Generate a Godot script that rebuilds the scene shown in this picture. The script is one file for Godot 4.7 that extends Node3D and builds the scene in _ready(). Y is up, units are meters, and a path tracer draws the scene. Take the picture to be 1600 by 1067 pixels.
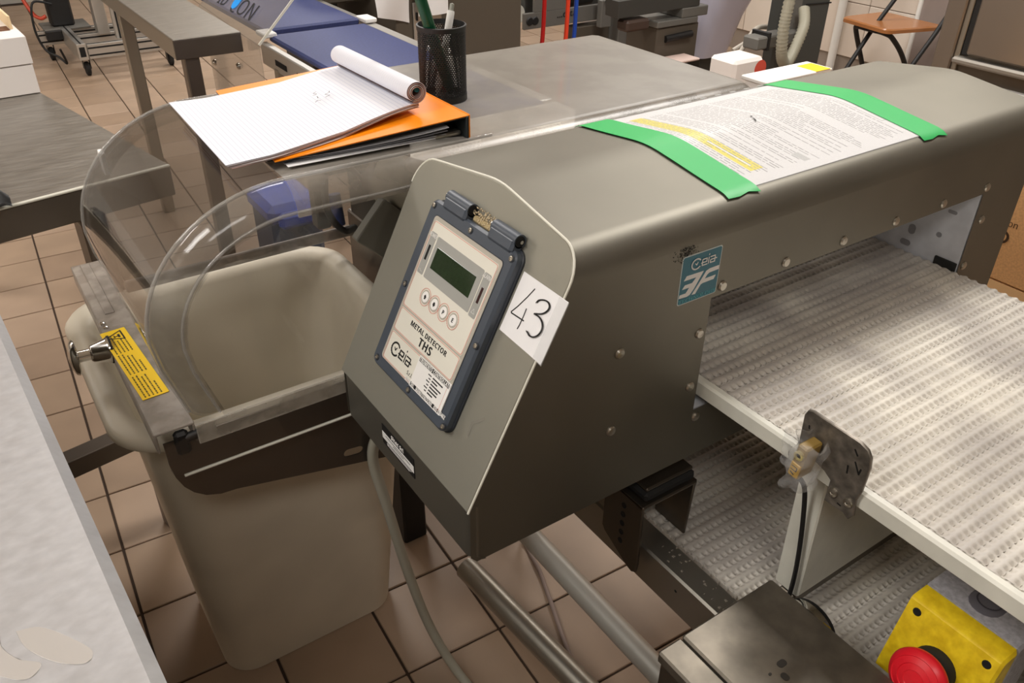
extends Node3D

# ---------------------------------------------------------------- mesh builder
class MB:
	var v := PackedVector3Array()
	var n := PackedVector3Array()
	var t := PackedVector2Array()
	var x := Transform3D.IDENTITY
	var lift := 0.0

	func at(p: Vector3, yaw := 0.0) -> MB:
		x = Transform3D(Basis(Vector3.UP, yaw), p)
		return self

	func tri(a: Vector3, b: Vector3, c: Vector3, na: Vector3, nb: Vector3, nc: Vector3, ta := Vector2.ZERO, tb := Vector2.ZERO, tc := Vector2.ZERO) -> void:
		var g := (b - a).cross(c - a)
		if g.length_squared() < 1e-22:
			return
		if g.dot(na + nb + nc) > 0.0:
			var q := b; b = c; c = q
			q = nb; nb = nc; nc = q
			var w := tb; tb = tc; tc = w
		v.append(x * a); v.append(x * b); v.append(x * c)
		n.append((x.basis * na).normalized()); n.append((x.basis * nb).normalized()); n.append((x.basis * nc).normalized())
		t.append(ta); t.append(tb); t.append(tc)

	func flat(a: Vector3, b: Vector3, c: Vector3, out: Vector3) -> void:
		var g := (b - a).cross(c - a).normalized()
		if g.dot(out) < 0.0:
			g = -g
		tri(a, b, c, g, g, g)

	func quad(a: Vector3, b: Vector3, c: Vector3, d: Vector3, out: Vector3) -> void:
		var g := (c - a).cross(d - b).normalized()
		if g.dot(out) < 0.0:
			g = -g
		tri(a, b, c, g, g, g, Vector2(0, 0), Vector2(1, 0), Vector2(1, 1))
		tri(a, c, d, g, g, g, Vector2(0, 0), Vector2(1, 1), Vector2(0, 1))

	func squad(a: Vector3, b: Vector3, c: Vector3, d: Vector3, na: Vector3, nb: Vector3, nc: Vector3, nd: Vector3, ta := Vector2.ZERO, tb := Vector2.ZERO, tc := Vector2.ZERO, td := Vector2.ZERO) -> void:
		tri(a, b, c, na, nb, nc, ta, tb, tc)
		tri(a, c, d, na, nc, nd, ta, tc, td)

	# box with chamfered edges; c is its centre, s its size
	func box(c: Vector3, s: Vector3, b := 0.002) -> MB:
		var h := s * 0.5
		b = minf(b, minf(h.x, minf(h.y, h.z)) * 0.9)
		var k := [Vector3(h.x, h.y - b, h.z - b), Vector3(h.x - b, h.y, h.z - b), Vector3(h.x - b, h.y - b, h.z)]
		for ax in 3:
			var u := (ax + 1) % 3
			var w := (ax + 2) % 3
			for sg in [-1.0, 1.0]:
				var q := []
				for pr in [[-1, -1], [1, -1], [1, 1], [-1, 1]]:
					var p: Vector3 = k[ax]
					p[ax] *= sg; p[u] *= pr[0]; p[w] *= pr[1]
					q.append(c + p)
				var o := Vector3.ZERO
				o[ax] = sg
				quad(q[0], q[1], q[2], q[3], o)
		if b > 0.0:
			for ax in 3:
				var u := (ax + 1) % 3
				var w := (ax + 2) % 3
				for su in [-1.0, 1.0]:
					for sw in [-1.0, 1.0]:
						var q := []
						for e in [[u, -1.0], [u, 1.0], [w, 1.0], [w, -1.0]]:
							var p: Vector3 = k[e[0]]
							p[ax] *= e[1]; p[u] *= su; p[w] *= sw
							q.append(c + p)
						var o := Vector3.ZERO
						o[u] = su; o[w] = sw
						quad(q[0], q[1], q[2], q[3], o)
			for sx in [-1.0, 1.0]:
				for sy in [-1.0, 1.0]:
					for sz in [-1.0, 1.0]:
						var m := Vector3(sx, sy, sz)
						flat(c + k[0] * m, c + k[1] * m, c + k[2] * m, m)
		return self

	# box between two corners
	func bb(a: Vector3, b: Vector3, bev := 0.002) -> MB:
		return box((a + b) * 0.5, (b - a).abs(), bev)

	# bar with a rectangular section from a to b
	func bar(a: Vector3, b: Vector3, w: float, h: float, up := Vector3.UP, bev := 0.002) -> MB:
		var keep := x
		var z := (b - a).normalized()
		var r := up.cross(z).normalized()
		x = x * Transform3D(Basis(r, z.cross(r), z), (a + b) * 0.5)
		box(Vector3.ZERO, Vector3(w, h, a.distance_to(b)), bev)
		x = keep
		return self

	func tube(pts: Array, r: float, seg := 12, caps := true, waves := 0.0, every := 1) -> MB:
		var up := Vector3.UP
		var rings := []
		var nor := []
		for i in pts.size():
			var a: Vector3 = pts[maxi(i - 1, 0)]
			var b: Vector3 = pts[mini(i + 1, pts.size() - 1)]
			var d := (b - a).normalized()
			if i == 0 and absf(d.y) > 0.9:
				up = Vector3.RIGHT
			var s := up.cross(d).normalized()
			up = d.cross(s).normalized()
			var ring := []
			var rn := []
			var rr := r + (waves if (i / every) % 2 == 1 else 0.0)
			for k in seg + 1:
				var o := s * cos(TAU * k / seg) + up * sin(TAU * k / seg)
				ring.append(pts[i] + o * rr)
				rn.append(o)
			rings.append(ring); nor.append(rn)
			if caps and (i == 0 or i == pts.size() - 1):
				var e := -d if i == 0 else d
				for k in seg:
					tri(pts[i], ring[k], ring[k + 1], e, e, e)
		for i in pts.size() - 1:
			for k in seg:
				squad(rings[i][k], rings[i][k + 1], rings[i + 1][k + 1], rings[i + 1][k], nor[i][k], nor[i][k + 1], nor[i + 1][k + 1], nor[i + 1][k])
		return self

	# profile of (radius, height) turned round the local y axis
	func lathe(prof: Array, seg := 24, x0 := Transform3D.IDENTITY) -> MB:
		var keep := x
		x = x * x0
		for i in prof.size() - 1:
			var a: Vector2 = prof[i]
			var b: Vector2 = prof[i + 1]
			var d := (b - a).normalized()
			var e := Vector2(d.y, -d.x)
			var ea := e
			var eb := e
			if i > 0:
				var d0: Vector2 = (a - prof[i - 1]).normalized()
				if d0.dot(d) > 0.75:
					ea = (e + Vector2(d0.y, -d0.x)).normalized()
			if i < prof.size() - 2:
				var d1: Vector2 = (prof[i + 2] - b).normalized()
				if d1.dot(d) > 0.75:
					eb = (e + Vector2(d1.y, -d1.x)).normalized()
			for k in seg:
				var c0 := cos(TAU * k / seg)
				var s0 := sin(TAU * k / seg)
				var c1 := cos(TAU * (k + 1) / seg)
				var s1 := sin(TAU * (k + 1) / seg)
				squad(Vector3(a.x * c0, a.y, a.x * s0), Vector3(a.x * c1, a.y, a.x * s1), Vector3(b.x * c1, b.y, b.x * s1), Vector3(b.x * c0, b.y, b.x * s0),
					Vector3(ea.x * c0, ea.y, ea.x * s0), Vector3(ea.x * c1, ea.y, ea.x * s1), Vector3(eb.x * c1, eb.y, eb.x * s1), Vector3(eb.x * c0, eb.y, eb.x * s0))
		x = keep
		return self

	# polygon in the xy plane from z0 to z1 (z1 above), its upper edge bevelled
	func prism(poly: Array, z0: float, z1: float, bev := 0.0, bottom := true) -> MB:
		var pl := PackedVector2Array(poly)
		if not Geometry2D.is_polygon_clockwise(pl):
			pl.reverse()
		var m := pl.size()
		var nn := []
		var ins := PackedVector2Array()
		for i in m:
			var d0 := (pl[i] - pl[(i + m - 1) % m]).normalized()
			var d1 := (pl[(i + 1) % m] - pl[i]).normalized()
			var n0 := Vector2(-d0.y, d0.x)
			var n1 := Vector2(-d1.y, d1.x)
			var mit := (n0 + n1).normalized()
			if d0.dot(d1) > 0.8:
				nn.append([mit, mit])
			else:
				nn.append([n0, n1])
			ins.append(pl[i] - mit * bev / maxf(mit.dot(n0), 0.4))
		var tris := Geometry2D.triangulate_polygon(ins if bev > 0.0 else pl)
		var up := Vector3(0, 0, 1)
		var lo := pl[0]
		var hi := pl[0]
		for q in pl:
			lo = Vector2(minf(lo.x, q.x), minf(lo.y, q.y)); hi = Vector2(maxf(hi.x, q.x), maxf(hi.y, q.y))
		var sz := hi - lo
		for i in range(0, tris.size(), 3):
			var a: Vector2 = ins[tris[i]]
			var b: Vector2 = ins[tris[i + 1]]
			var c: Vector2 = ins[tris[i + 2]]
			var ua := Vector2((a.x - lo.x) / sz.x, 1.0 - (a.y - lo.y) / sz.y)
			var ub := Vector2((b.x - lo.x) / sz.x, 1.0 - (b.y - lo.y) / sz.y)
			var uc := Vector2((c.x - lo.x) / sz.x, 1.0 - (c.y - lo.y) / sz.y)
			tri(Vector3(a.x, a.y, z1), Vector3(b.x, b.y, z1), Vector3(c.x, c.y, z1), up, up, up, ua, ub, uc)
		if bottom:
			for i in range(0, tris.size(), 3):
				var a := pl[tris[i]]
				var b := pl[tris[i + 1]]
				var c := pl[tris[i + 2]]
				tri(Vector3(a.x, a.y, z0), Vector3(b.x, b.y, z0), Vector3(c.x, c.y, z0), -up, -up, -up)
		for i in m:
			var j := (i + 1) % m
			var na := Vector3(nn[i][1].x, nn[i][1].y, 0)
			var nb := Vector3(nn[j][0].x, nn[j][0].y, 0)
			var zt := z1 - bev
			squad(Vector3(pl[i].x, pl[i].y, z0), Vector3(pl[j].x, pl[j].y, z0), Vector3(pl[j].x, pl[j].y, zt), Vector3(pl[i].x, pl[i].y, zt), na, nb, nb, na)
			if bev > 0.0:
				var ca := (na + up).normalized()
				var cb := (nb + up).normalized()
				squad(Vector3(pl[i].x, pl[i].y, zt), Vector3(pl[j].x, pl[j].y, zt), Vector3(ins[j].x, ins[j].y, z1), Vector3(ins[i].x, ins[i].y, z1), ca, cb, cb, ca)
		return self

	# polygon of (x, z) points between the heights y0 and y1
	func prism3(poly: Array, y0: float, y1: float, bev := 0.001) -> MB:
		var keep := x
		x = x * Transform3D(Basis(Vector3.RIGHT, Vector3(0, 0, -1), Vector3.UP), Vector3.ZERO)
		var q := []
		for p in poly:
			q.append(Vector2(p.x, -p.y))
		prism(q, y0, y1, bev)
		x = keep
		return self

	# a sheet of thickness th given by f(u, v)
	func sheet(f: Callable, nu: int, nv: int, th := 0.0005, raw := false) -> MB:
		var p := []
		var q := []
		for i in nu + 1:
			var r := []
			var s := []
			for j in nv + 1:
				var u := float(i) / nu
				var w := float(j) / nv
				r.append(f.call(u, w))
				var du: Vector3 = f.call(minf(u + 0.01, 1.0), w) - f.call(maxf(u - 0.01, 0.0), w)
				var dv: Vector3 = f.call(u, minf(w + 0.01, 1.0)) - f.call(u, maxf(w - 0.01, 0.0))
				var g := du.cross(dv).normalized()
				if not raw and (g.y if absf(g.y) > 0.3 else g.z) < 0.0:
					g = -g
				s.append(g)
			p.append(r); q.append(s)
		for i in nu:
			for j in nv:
				var a := [p[i][j], p[i + 1][j], p[i + 1][j + 1], p[i][j + 1]]
				var b := [q[i][j], q[i + 1][j], q[i + 1][j + 1], q[i][j + 1]]
				var uv := [Vector2(float(i) / nu, float(j) / nv), Vector2(float(i + 1) / nu, float(j) / nv), Vector2(float(i + 1) / nu, float(j + 1) / nv), Vector2(float(i) / nu, float(j + 1) / nv)]
				squad(a[0], a[1], a[2], a[3], b[0], b[1], b[2], b[3], uv[0], uv[1], uv[2], uv[3])
				squad(a[0] - b[0] * th, a[1] - b[1] * th, a[2] - b[2] * th, a[3] - b[3] * th, -b[0], -b[1], -b[2], -b[3])
		for i in nu:
			for j in [0, nv]:
				quad(p[i][j], p[i + 1][j], p[i + 1][j] - q[i + 1][j] * th, p[i][j] - q[i][j] * th, p[i][j] - p[i][nv - j])
		for j in nv:
			for i in [0, nu]:
				quad(p[i][j], p[i][j + 1], p[i][j + 1] - q[i][j + 1] * th, p[i][j] - q[i][j] * th, p[i][j] - p[nu - i][j])
		return self

	# closed loops of points skinned one to the next; normals smoothed, out seen from the middle line
	func loft(loops: Array, flip := false, cap0 := false, cap1 := false) -> MB:
		var m: int = loops[0].size()
		var nr := []
		for i in loops.size():
			var r := []
			for k in m:
				var a: Vector3 = loops[i][(k + 1) % m] - loops[i][(k + m - 1) % m]
				var b: Vector3 = loops[mini(i + 1, loops.size() - 1)][k] - loops[maxi(i - 1, 0)][k]
				var g := a.cross(b).normalized()
				r.append(-g if flip else g)
			nr.append(r)
		for i in loops.size() - 1:
			for k in m:
				var l := (k + 1) % m
				squad(loops[i][k], loops[i][l], loops[i + 1][l], loops[i + 1][k], nr[i][k], nr[i][l], nr[i + 1][l], nr[i + 1][k])
		for e in [[cap0, 0, 1], [cap1, loops.size() - 1, loops.size() - 2]]:
			if e[0]:
				var c := Vector3.ZERO
				var d := Vector3.ZERO
				for k in m:
					c += loops[e[1]][k] / m
					d += loops[e[2]][k] / m
				for k in m:
					flat(c, loops[e[1]][k], loops[e[1]][(k + 1) % m], c - d)
		return self

	# flat ribbon along a line in the xy plane at height z
	func stroke(pts: Array, w: float, z := 0.0006) -> MB:
		var up := Vector3(0, 0, 1)
		for i in pts.size() - 1:
			lift += 0.00002
			z += 0.00002
			if i == 0:
				z += fmod(lift, 0.0004)
			var a: Vector2 = pts[i]
			var b: Vector2 = pts[i + 1]
			var s := (b - a).normalized().orthogonal() * w * 0.5
			quad(Vector3(a.x + s.x, a.y + s.y, z), Vector3(b.x + s.x, b.y + s.y, z), Vector3(b.x - s.x, b.y - s.y, z), Vector3(a.x - s.x, a.y - s.y, z), up)
		for p in pts:
			z += 0.00002
			for k in 8:
				flat(Vector3(p.x, p.y, z), Vector3(p.x + cos(TAU * k / 8) * w / 2, p.y + sin(TAU * k / 8) * w / 2, z), Vector3(p.x + cos(TAU * (k + 1) / 8) * w / 2, p.y + sin(TAU * (k + 1) / 8) * w / 2, z), up)
		return self

	func mesh() -> ArrayMesh:
		var a := []
		a.resize(Mesh.ARRAY_MAX)
		a[Mesh.ARRAY_VERTEX] = v; a[Mesh.ARRAY_NORMAL] = n; a[Mesh.ARRAY_TEX_UV] = t
		var r := ArrayMesh.new()
		r.add_surface_from_arrays(Mesh.PRIMITIVE_TRIANGLES, a)
		return r

# ---------------------------------------------------------------- scene helpers
var taken := {}
var M := {}

func numbered(s: String) -> String:
	taken[s] = taken.get(s, -1) + 1
	return s if taken[s] == 0 else "%s_%03d" % [s, taken[s]]

func thing(called: String, label: String, category: String, group := "", at := Vector3.ZERO) -> Node3D:
	var o := Node3D.new()
	o.name = numbered(called)
	add_child(o, true)
	o.position = at
	return tag(o, label, category, group)

func tag(o: Node3D, label: String, category: String, group := "") -> Node3D:
	o.set_meta("label", label); o.set_meta("category", category)
	if group:
		o.set_meta("group", group)
	return o

# commits a mesh as one named part; the mesh is given in world axes and moved into its parent's
func part(called: String, b, m: Material, to: Node3D, label := "") -> MeshInstance3D:
	var o := MeshInstance3D.new()
	o.mesh = b.mesh() if b is MB else b
	o.material_override = m
	o.name = called
	to.add_child(o, true)
	var up := to
	while up != self and up != null:
		o.position -= up.position
		up = up.get_parent() as Node3D
	if label:
		o.set_meta("label", label)
	return o

func solo(called: String, b: MB, m: Material, label: String, category: String, group := "") -> MeshInstance3D:
	var o := MeshInstance3D.new()
	o.mesh = b.mesh()
	o.material_override = m
	o.name = numbered(called)
	add_child(o, true)
	tag(o, label, category, group)
	return o

func structure(called: String, b: MB, m: Material) -> MeshInstance3D:
	var o := MeshInstance3D.new()
	o.mesh = b.mesh()
	o.material_override = m
	o.name = called
	add_child(o, true)
	o.set_meta("kind", "structure")
	return o

func letters(s: String, high: float, m: Material, xf: Transform3D, to: Node3D, squeeze := 1.0, bold := false, serif := false, called := "lettering", depth := 0.0004) -> MeshInstance3D:
	var tm := TextMesh.new()
	var f := SystemFont.new()
	f.font_names = PackedStringArray(["Droid Serif" if serif else "Droid Sans"])
	f.font_weight = 700 if bold else 400
	tm.font = f
	tm.text = s
	tm.font_size = 64
	tm.pixel_size = high / (64.0 * 0.72)
	tm.depth = depth
	tm.curve_step = 2.0
	tm.horizontal_alignment = HORIZONTAL_ALIGNMENT_CENTER
	tm.vertical_alignment = VERTICAL_ALIGNMENT_CENTER
	var o := MeshInstance3D.new()
	o.mesh = tm
	o.material_override = m
	o.name = called
	to.add_child(o, true)
	o.transform = xf * Transform3D(Basis.from_scale(Vector3(squeeze, 1, 1)), Vector3.ZERO)
	var up := to
	while up != self and up != null:
		o.position -= up.position
		up = up.get_parent() as Node3D
	return o

func mat(c: Color, rough := 0.5, metal := 0.0, spec := 0.5) -> StandardMaterial3D:
	var m := StandardMaterial3D.new()
	m.albedo_color = c
	m.roughness = rough
	m.metallic = metal
	m.metallic_specular = spec
	return m

func c8(r: int, g: int, b: int) -> Color:
	return Color8(r, g, b)

func noise(freq: float, oct: int, lo: float, hi: float, sd: int, size := 512, kind := FastNoiseLite.TYPE_SIMPLEX_SMOOTH, tint := Color.WHITE, w := 0) -> NoiseTexture2D:
	var f := FastNoiseLite.new()
	f.noise_type = kind
	f.frequency = freq
	f.fractal_octaves = oct
	f.seed = sd
	var t := NoiseTexture2D.new()
	t.noise = f
	t.width = w if w else size
	t.height = size
	t.seamless = true
	var g := Gradient.new()
	g.offsets = PackedFloat32Array([0.15, 0.85])
	g.colors = PackedColorArray([Color(lo, lo, lo) * tint, Color(hi, hi, hi)])
	t.color_ramp = g
	return t

func tri_map(m: StandardMaterial3D, s: Vector3) -> StandardMaterial3D:
	m.uv1_triplanar = true
	m.uv1_world_triplanar = true
	m.uv1_scale = s
	return m

# rounded rectangle, anticlockwise
func rrect(cx: float, cy: float, hx: float, hy: float, r: float, k := 5) -> Array:
	var out := []
	for c in [[1, 1, 0.0], [-1, 1, 0.25], [-1, -1, 0.5], [1, -1, 0.75]]:
		for i in k + 1:
			var a: float = TAU * (c[2] + 0.25 * i / k)
			out.append(Vector2(cx + c[0] * (hx - r) + cos(a) * r, cy + c[1] * (hy - r) + sin(a) * r))
	return out

func bez(a: Vector3, b: Vector3, c: Vector3, d: Vector3, k := 16) -> Array:
	var out := []
	for i in k + 1:
		out.append(a.bezier_interpolate(b, c, d, float(i) / k))
	return out

func spline(p: Array, k := 8) -> Array:
	var out := []
	for i in p.size() - 1:
		var a: Vector3 = p[maxi(i - 1, 0)]
		var d: Vector3 = p[mini(i + 2, p.size() - 1)]
		for j in k:
			out.append((p[i] as Vector3).cubic_interpolate(p[i + 1], a, d, float(j) / k))
	out.append(p[-1])
	return out

func frame(o: Vector3, ux: Vector3, uy: Vector3) -> Transform3D:
	var a := ux.normalized()
	var c := a.cross(uy).normalized()
	return Transform3D(Basis(a, c.cross(a), c), o)

func on(o: Transform3D, x: float, y: float, z := 0.0) -> Transform3D:
	return o * Transform3D(Basis.IDENTITY, Vector3(x, y, z))

# ---------------------------------------------------------------- scene
func _ready() -> void:
	# camera
	var cam := Camera3D.new()
	cam.name = "camera"
	cam.fov = rad_to_deg(2.0 * atan(533.5 / 1300.0))
	cam.near = 0.02
	cam.far = 60.0
	cam.position = Vector3(0, 1.381, 0)
	cam.rotation_degrees = Vector3(-32.946, -34.454, 0.708)
	add_child(cam)
	cam.current = true
	# surroundings and exposure
	var we := WorldEnvironment.new()
	we.name = "surroundings"
	var env := Environment.new()
	env.background_mode = Environment.BG_COLOR
	env.background_color = Color(0.02, 0.02, 0.02)
	env.tonemap_mode = Environment.TONE_MAPPER_LINEAR
	env.tonemap_exposure = 0.74
	env.sdfgi_enabled = true
	env.ssao_enabled = true
	env.ssil_enabled = true
	we.environment = env
	add_child(we)
	materials()
	# ceiling lamps: glowing panel and a light of the same size under it
	for p in [[-1.6, -0.8, "left near", 6.5], [-0.65, 1.0, "left front", 2.6], [2.3, -1.15, "right near", 7.5], [1.0, -3.3, "middle", 5.0], [3.5, -3.5, "right", 4.5], [-1.9, -4.4, "left far", 5.0], [2.4, -6.2, "right far", 5.5]]:
		ceiling_lamp(p[0], p[1], p[2], p[3])
	room()
	floor_tiles()
	detector()
	panel()
	belt()
	machine_frame()
	hood()
	bin()
	stationery()
	near_tables()
	background_left()
	background_middle()
	background_right()

func ceiling_lamp(x: float, z: float, which: String, power: float) -> void:
	var t := thing("ceiling_lamp", "white ceiling light panel, %s one of the seven" % which, "lamp", "ceiling light panels", Vector3(x, 2.98, z))
	part("housing", MB.new().bb(Vector3(x - 0.63, 2.94, z - 0.33), Vector3(x + 0.63, 3.0, z + 0.33), 0.004), M.white_paint, t)
	var gl := mat(Color(1, 0.95, 0.86), 0.6)
	gl.emission_enabled = true
	gl.emission = Color(1.0, 0.985, 0.965)
	gl.emission_energy_multiplier = power * 0.5
	part("lamp_diffuser", MB.new().bb(Vector3(x - 0.6, 2.932, z - 0.3), Vector3(x + 0.6, 2.945, z + 0.3), 0.003), gl, t)
	var l := AreaLight3D.new()
	l.name = "lamp_light"
	l.area_size = Vector2(1.2, 0.6)
	l.light_color = Color(1.0, 0.985, 0.965)
	l.light_energy = power
	l.area_range = 20.0
	l.area_attenuation = 2.0
	l.shadow_enabled = true
	t.add_child(l)
	l.position = Vector3(0, -0.06, 0)
	l.rotation_degrees = Vector3(-90, 0, 0)

func materials() -> void:
	var cloud := noise(0.006, 3, 0.93, 1.0, 3)
	var fine := noise(0.09, 3, 0.9, 1.0, 7)
	var streak := noise(0.03, 3, 0.88, 1.0, 11)
	var spots := noise(0.035, 2, 0.35, 1.0, 21, 512, FastNoiseLite.TYPE_CELLULAR)
	# blasted stainless housing
	M.steel = mat(Color(0.52, 0.505, 0.465), 0.52, 0.86)
	M.steel.albedo_texture = cloud
	tri_map(M.steel, Vector3(1.1, 1.1, 1.1))
	M.steel_lit = mat(Color(0.60, 0.59, 0.545), 0.48, 0.55)  # lighter, less metallic copy of the housing steel, brighter light painted in
	M.steel_plain = mat(Color(0.66, 0.64, 0.6), 0.36, 0.9)
	# brushed worktops: grain drawn out along x
	M.worktop = mat(Color(0.64, 0.62, 0.59), 0.42, 0.9)
	M.worktop.albedo_texture = streak
	M.worktop.roughness_texture = noise(0.02, 4, 0.75, 1.0, 14)
	tri_map(M.worktop, Vector3(0.9, 5.0, 9.0))
	M.worktop_near = mat(Color(0.80, 0.80, 0.81), 0.46, 0.85)
	M.worktop_near.albedo_texture = noise(0.03, 5, 0.96, 1.0, 15)
	M.worktop_near.roughness_texture = noise(0.02, 4, 0.88, 1.0, 16)
	tri_map(M.worktop_near, Vector3(4.0, 5.0, 7.0))
	M.dark_steel = mat(Color(0.42, 0.39, 0.35), 0.38, 0.85)
	M.dark_steel.albedo_texture = cloud
	tri_map(M.dark_steel, Vector3(2, 2, 2))
	M.old_steel = mat(Color(0.56, 0.53, 0.49), 0.40, 0.6)
	M.old_steel.albedo_texture = noise(0.04, 5, 0.7, 1.0, 31)
	tri_map(M.old_steel, Vector3(2.5, 2.5, 2.5))
	M.chrome = mat(Color(0.85, 0.84, 0.82), 0.1, 1.0)
	M.screw = mat(Color(0.72, 0.70, 0.66), 0.28, 0.95)
	M.alu = mat(Color(0.78, 0.77, 0.75), 0.4, 0.8)
	M.black = mat(c8(22, 22, 23), 0.5)
	M.hole = mat(c8(10, 9, 8), 0.8)
	M.rubber = mat(c8(30, 30, 30), 0.75)
	M.white_paint = mat(c8(232, 230, 224), 0.6)
	# plastics
	M.white_plastic = mat(c8(222, 220, 208), 0.42)
	M.white_plastic.albedo_texture = noise(0.012, 4, 0.94, 1.0, 41)
	tri_map(M.white_plastic, Vector3(2, 2, 2))
	M.belt = mat(c8(232, 226, 213), 0.5)
	M.belt.albedo_texture = noise(0.006, 5, 0.80, 1.0, 44, 512, FastNoiseLite.TYPE_SIMPLEX_SMOOTH, Color(0.96, 0.95, 0.97))
	tri_map(M.belt, Vector3(1.7, 1.7, 1.7))
	M.bin = mat(c8(230, 220, 200), 0.45)
	M.bin.albedo_texture = noise(0.006, 3, 0.95, 1.0, 46)
	tri_map(M.bin, Vector3(1.5, 1.5, 1.5))
	M.bin.backlight_enabled = true
	M.bin.backlight = Color(0.22, 0.215, 0.20)
	# clear hood and its dusty lid
	M.clear = mat(Color(0.24, 0.22, 0.20, 0.22), 0.04)
	M.clear.transparency = BaseMaterial3D.TRANSPARENCY_ALPHA
	M.film = mat(Color(0.9, 0.9, 0.9, 0.10), 0.22, 0.0, 0.2)
	M.film.transparency = BaseMaterial3D.TRANSPARENCY_ALPHA
	M.dusty = mat(Color(0.52, 0.50, 0.47), 0.33)
	M.dusty.transparency = BaseMaterial3D.TRANSPARENCY_ALPHA
	M.dusty.albedo_texture = alpha_cloud(0.84, 0.94, 51)
	tri_map(M.dusty, Vector3(2.2, 2.2, 2.2))
	M.hazy = mat(Color(0.55, 0.52, 0.48), 0.25)
	M.hazy.transparency = BaseMaterial3D.TRANSPARENCY_ALPHA
	M.hazy.albedo_texture = alpha_cloud(0.5, 0.8, 54)
	tri_map(M.hazy, Vector3(2.5, 2.5, 2.5))
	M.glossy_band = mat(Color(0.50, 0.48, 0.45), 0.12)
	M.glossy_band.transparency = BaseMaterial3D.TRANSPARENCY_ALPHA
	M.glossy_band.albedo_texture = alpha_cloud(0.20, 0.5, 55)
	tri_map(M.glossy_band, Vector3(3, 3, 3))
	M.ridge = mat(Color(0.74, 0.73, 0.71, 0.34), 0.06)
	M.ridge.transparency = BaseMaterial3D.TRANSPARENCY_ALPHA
	M.frosted = mat(Color(0.70, 0.67, 0.62), 0.35)
	M.frosted.transparency = BaseMaterial3D.TRANSPARENCY_ALPHA
	M.frosted.albedo_texture = alpha_cloud(0.35, 0.72, 52)
	tri_map(M.frosted, Vector3(3.5, 3.5, 3.5))
	M.edge = mat(Color(0.86, 0.85, 0.8), 0.3)  # pale; carries the painted highlight of the plate and hood edges
	# floor and walls
	M.tile = []
	for k in 4:
		var m := mat([c8(178, 153, 130), c8(173, 148, 125), c8(183, 158, 136), c8(169, 144, 122)][k], 0.42)
		m.albedo_texture = noise(0.01, 3, 0.94, 1.0, 60 + k, 256)
		tri_map(m, Vector3(1.4, 1.4, 1.4))
		M.tile.append(m)
	M.grout = mat(c8(66, 50, 38), 0.85)
	M.wall_tile = []
	for k in 3:
		M.wall_tile.append(mat([c8(226, 214, 200), c8(221, 208, 194), c8(230, 219, 206)][k], 0.3))
	M.wall_grout = mat(c8(150, 138, 126), 0.8)
	M.wall = mat(c8(212, 206, 197), 0.7)
	M.ceiling = mat(c8(225, 220, 210), 0.8)
	# panel
	M.slate = mat(c8(70, 77, 87), 0.38)
	M.slate_dark = mat(c8(44, 49, 57), 0.45)
	M.foil = mat(c8(224, 221, 209), 0.35)
	M.foil_grey = mat(c8(158, 158, 153), 0.4)
	M.foil_mid = mat(c8(178, 172, 160), 0.4)
	M.red_line = mat(c8(214, 132, 116), 0.4)
	M.lcd = mat(c8(34, 54, 28), 0.12)
	M.lcd.albedo_texture = noise(0.05, 5, 0.75, 1.0, 71, 256)
	tri_map(M.lcd, Vector3(9, 9, 9))
	M.ink = mat(c8(20, 19, 19), 0.6)
	M.paper = mat(c8(236, 235, 236), 0.7)
	M.print = mat(c8(235, 233, 230), 0.6)
	M.teal = mat(c8(20, 104, 124), 0.35)
	M.yellow = mat(c8(252, 208, 16), 0.4)
	M.orange = mat(c8(250, 142, 12), 0.38)
	M.green_tape = mat(c8(28, 178, 88), 0.45)
	M.blue_belt = mat(c8(52, 62, 112), 0.55)
	M.blue_belt.albedo_texture = fine
	tri_map(M.blue_belt, Vector3(2, 2, 2))
	M.blue = mat(c8(30, 66, 168), 0.4)
	M.grey_paint = mat(c8(104, 102, 97), 0.5)
	M.grey_dark = mat(c8(62, 61, 58), 0.5)
	M.brown_grey = mat(c8(84, 76, 66), 0.55)
	M.steel_shaded = mat(Color(0.46, 0.43, 0.40), 0.36, 0.85)  # plain steel made darker, dark reflections put into the colour
	M.steel_shaded.albedo_texture = cloud
	tri_map(M.steel_shaded, Vector3(1.5, 1.5, 1.5))
	M.steel_lid = mat(Color(0.48, 0.45, 0.405), 0.42, 0.7)
	M.steel_lid.albedo_texture = noise(0.015, 4, 0.85, 1.0, 91)
	tri_map(M.steel_lid, Vector3(3, 3, 3))
	M.brushed_warm = mat(Color(0.58, 0.54, 0.50), 0.38, 0.85)
	M.yellow_dirty = mat(c8(252, 220, 40), 0.45)
	M.yellow_dirty.albedo_texture = noise(0.03, 4, 0.86, 1.0, 92, 512, FastNoiseLite.TYPE_SIMPLEX_SMOOTH, Color(1, 0.95, 0.7))
	tri_map(M.yellow_dirty, Vector3(3.5, 3.5, 3.5))
	M.grey_base = mat(c8(190, 188, 194), 0.55)
	M.grey_base.albedo_texture = noise(0.03, 4, 0.85, 1.0, 93)
	tri_map(M.grey_base, Vector3(8, 8, 8))
	M.acrylic = mat(Color(0.5, 0.48, 0.45, 0.20), 0.08)
	M.acrylic.transparency = BaseMaterial3D.TRANSPARENCY_ALPHA
	M.frosted_solid = mat(Color(0.62, 0.58, 0.54), 0.32)
	M.frosted_solid.transparency = BaseMaterial3D.TRANSPARENCY_ALPHA
	M.frosted_solid.albedo_texture = alpha_cloud(0.6, 0.95, 53)
	tri_map(M.frosted_solid, Vector3(4, 4, 4))
	M.pillar = mat(c8(66, 68, 66), 0.45)
	M.card = mat(c8(222, 172, 118), 0.8)
	M.card.albedo_texture = fine
	tri_map(M.card, Vector3(3, 3, 3))
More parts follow.
